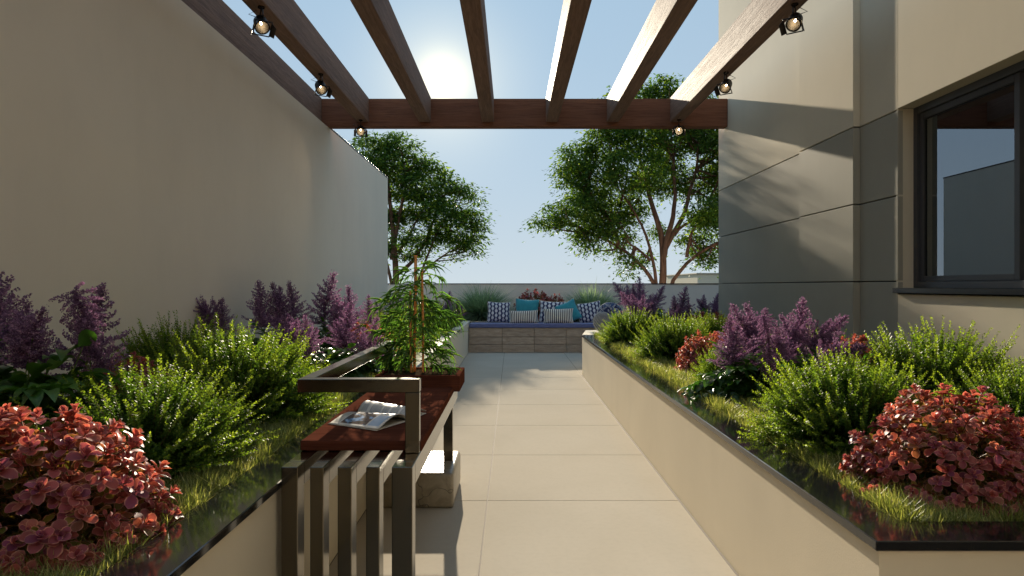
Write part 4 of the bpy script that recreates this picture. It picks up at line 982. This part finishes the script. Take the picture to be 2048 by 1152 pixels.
# ---- trees beyond the wall
def tree(label, Yt, base_px, lobes, limbs, seed, dens=1.0):
    """lobes: (px, py, radius px, depth offset m); limbs: lists of (px,py) from the base; photo positions turned into places at distance Yt"""
    global rng; rng = np.random.default_rng(seed); k = Yt/F
    x0 = (base_px-1024)*k; org = Z(x0, Yt, 0); t = tag(empty('tree', tuple(org)), label, 'tree', 'leafy trees beyond the low wall')
    W = lambda px, py, dy=0: Z((px-1024)*k, Yt+dy, CAM_H-(py-572)*k)-org
    br = Batch(); root = Z(0, 0, -.1); tips = []
    for L_ in limbs:
        pts = [W(*p[:3]) if len(p) > 2 else W(*p) for p in L_[1]]; P = np.array([root if L_[2] else pts[0]]+(pts if L_[2] else pts[1:]))
        cum = np.concatenate([[0], np.cumsum(np.linalg.norm(np.diff(P, axis=0), axis=1))]); s = np.linspace(0, cum[-1], 16)
        Q = np.stack([np.interp(s, cum, P[:, c]) for c in range(3)], 1); Q[1:-1] = (Q[:-2]+Q[1:-1]*2+Q[2:])/4; Q += np.cumsum(rng.normal(0, .012, Q.shape), 0)
        br.tube(Q, np.linspace(L_[0], L_[0]*.28, 16)*Yt/22*.72, 8); tips.append((Q, L_[0]))
    allp = np.concatenate([q[5:] for q, _ in tips]); lf = Batch()
    for (px, py, rpx, dy) in lobes:
        c = W(px, py, dy); r_ = rpx*k*.93; ncl = int(30*(rpx/50)**2*dens)
        near_ = allp[np.argsort(np.linalg.norm(allp-c, axis=1))[:6]]
        n2 = max(3, int(ncl/7)); 
        d = nz(rng.normal(0, 1, (ncl, 3))); C = c+d*(r_*rng.uniform(.35, 1.0, ncl)**.6)[:, None]*Z(1, 1, .78)
        hub = near_[rng.integers(0, len(near_))]
        for j in range(n2):
            h0 = near_[rng.integers(0, len(near_))]; e = C[rng.integers(0, ncl)]; tt = np.linspace(0, 1, 7)[:, None]; mid = (h0+e)/2+rng.normal(0, .12, 3)-Z(0, 0, .1)
            br.tube((1-tt)**2*h0+2*tt*(1-tt)*mid+tt**2*e, np.linspace(.030, .006, 7), 4)
        for cc in C:     # sprays: flattish drooping clusters
            m_ = rng.integers(40, 62); R_ = rng.uniform(.20, .36)*Yt/22; off = rng.normal(0, 1, (m_, 3))*Z(R_, R_, R_*.42)*.62
            rad = np.linalg.norm(off[:, :2], axis=1)/R_; off[:, 2] -= rad**2*.10
            D = nz(off*Z(1, 1, .3)+rng.normal(0, .12, (m_, 3))+Z(0, 0, -.08)); L = rng.uniform(.09, .165, m_)*Yt/22
            lf.leaves(T_TINY, cc+off, D, L, L*.40, np.clip(.45+rng.normal(0, .25, m_), 0, 1), roll=.45)
    o = bpy.data.objects.new('trunk', br.mesh('bark', True)); COL.objects.link(o); o.parent = t
    o = bpy.data.objects.new('crown', lf.mesh('tree_leaf')); COL.objects.link(o); o.parent = t; o['kind'] = 'stuff'
Rlobes = [(1205, 215, 28, .3), (1240, 200, 30, 0), (1290, 185, 38, .2), (1330, 178, 38, -.2), (1370, 200, 45, .1), (1410, 220, 50, .2), (1215, 275, 55, 0), (1280, 265, 60, -.6), (1350, 265, 65, .5), (1420, 280, 60, 0), (1490, 270, 70, .3),
          (1160, 300, 38, .2), (1150, 345, 45, -.3), (1195, 345, 58, .6), (1260, 345, 65, -.8), (1330, 340, 58, .8), (1400, 355, 50, .5), (1480, 350, 70, 0),
          (1120, 425, 36, .2), (1092, 443, 22, 0), (1160, 415, 48, -.5), (1210, 415, 58, .4), (1270, 405, 50, 1.0), (1400, 425, 44, -.6), (1440, 440, 46, .3), (1175, 465, 32, .2), (1215, 455, 34, -.4), (1180, 490, 18, 0),
          (1255, 470, 26, .8), (1340, 455, 26, 1.2), (1405, 480, 34, .8), (1250, 518, 18, -.3), (1232, 500, 14, .3), (1290, 512, 20, .6), (1410, 515, 18, 0), (1440, 500, 30, .4), (1510, 450, 60, 0), (1255, 540, 12, 0)]
Rlimbs = [(.20, [(1322, 560), (1325, 520), (1325, 480), (1305, 420), (1290, 360), (1270, 290)], True), (.14, [(1325, 520), (1345, 440), (1350, 380), (1345, 300)], False), (.12, [(1330, 500), (1370, 420), (1390, 340), (1400, 260)], False),
          (.12, [(1305, 560), (1265, 520), (1225, 485), (1180, 465), (1130, 440)], True), (.09, [(1240, 498), (1225, 450), (1190, 400), (1160, 350)], False), (.10, [(1310, 555), (1300, 500), (1280, 440), (1255, 400), (1220, 340)], True),
          (.12, [(1345, 556), (1375, 515), (1410, 490), (1450, 470), (1500, 440)], True), (.08, [(1375, 515), (1390, 460), (1420, 400)], False), (.08, [(1350, 470), (1385, 440), (1420, 420)], False), (.06, [(1300, 520), (1262, 480), (1248, 440)], False)]
tree('broad leafy tree with branching reddish trunk, behind the wall on the right', 19, 1322, Rlobes, Rlimbs, 81, 1.55)
Llobes = [(742, 290, 32, 0), (775, 285, 30, .3), (808, 292, 26, -.3), (730, 320, 36, .4), (770, 325, 42, -.4), (815, 330, 38, .2), (850, 330, 26, 0), (790, 370, 40, .5), (835, 372, 42, -.4), (875, 350, 28, .3), (700, 330, 40, 0), (715, 380, 50, 0),
          (885, 385, 36, .2), (925, 375, 24, -.2), (945, 392, 18, .2), (845, 415, 40, .3), (890, 425, 42, -.5), (935, 430, 34, .4), (955, 445, 18, 0), (800, 425, 32, .6), (865, 460, 34, .2), (915, 468, 34, -.2), (945, 475, 22, .3), (820, 470, 28, -.6),
          (790, 490, 22, .5), (850, 495, 22, .2), (925, 495, 16, .3), (905, 510, 10, 0), (835, 505, 18, .4), (760, 440, 40, .5), (755, 490, 26, .2), (945, 505, 12, .2), (805, 512, 14, 0)]
Llimbs = [(.17, [(792, 560), (790, 500), (785, 440), (778, 380), (770, 320)], True), (.10, [(785, 520), (800, 440), (815, 370), (810, 320)], False), (.09, [(782, 560), (768, 500), (760, 430), (745, 350)], True),
          (.09, [(798, 545), (822, 525), (850, 480), (870, 430), (885, 390)], False), (.07, [(832, 566), (850, 540), (880, 515), (905, 500), (935, 490)], True), (.06, [(838, 560), (860, 500), (880, 450), (915, 410)], False), (.06, [(800, 500), (830, 450), (850, 410)], False)]
tree('rounded leafy tree rising behind the end of the tall left wall', 29, 792, Llobes, Llimbs, 82, 1.7)
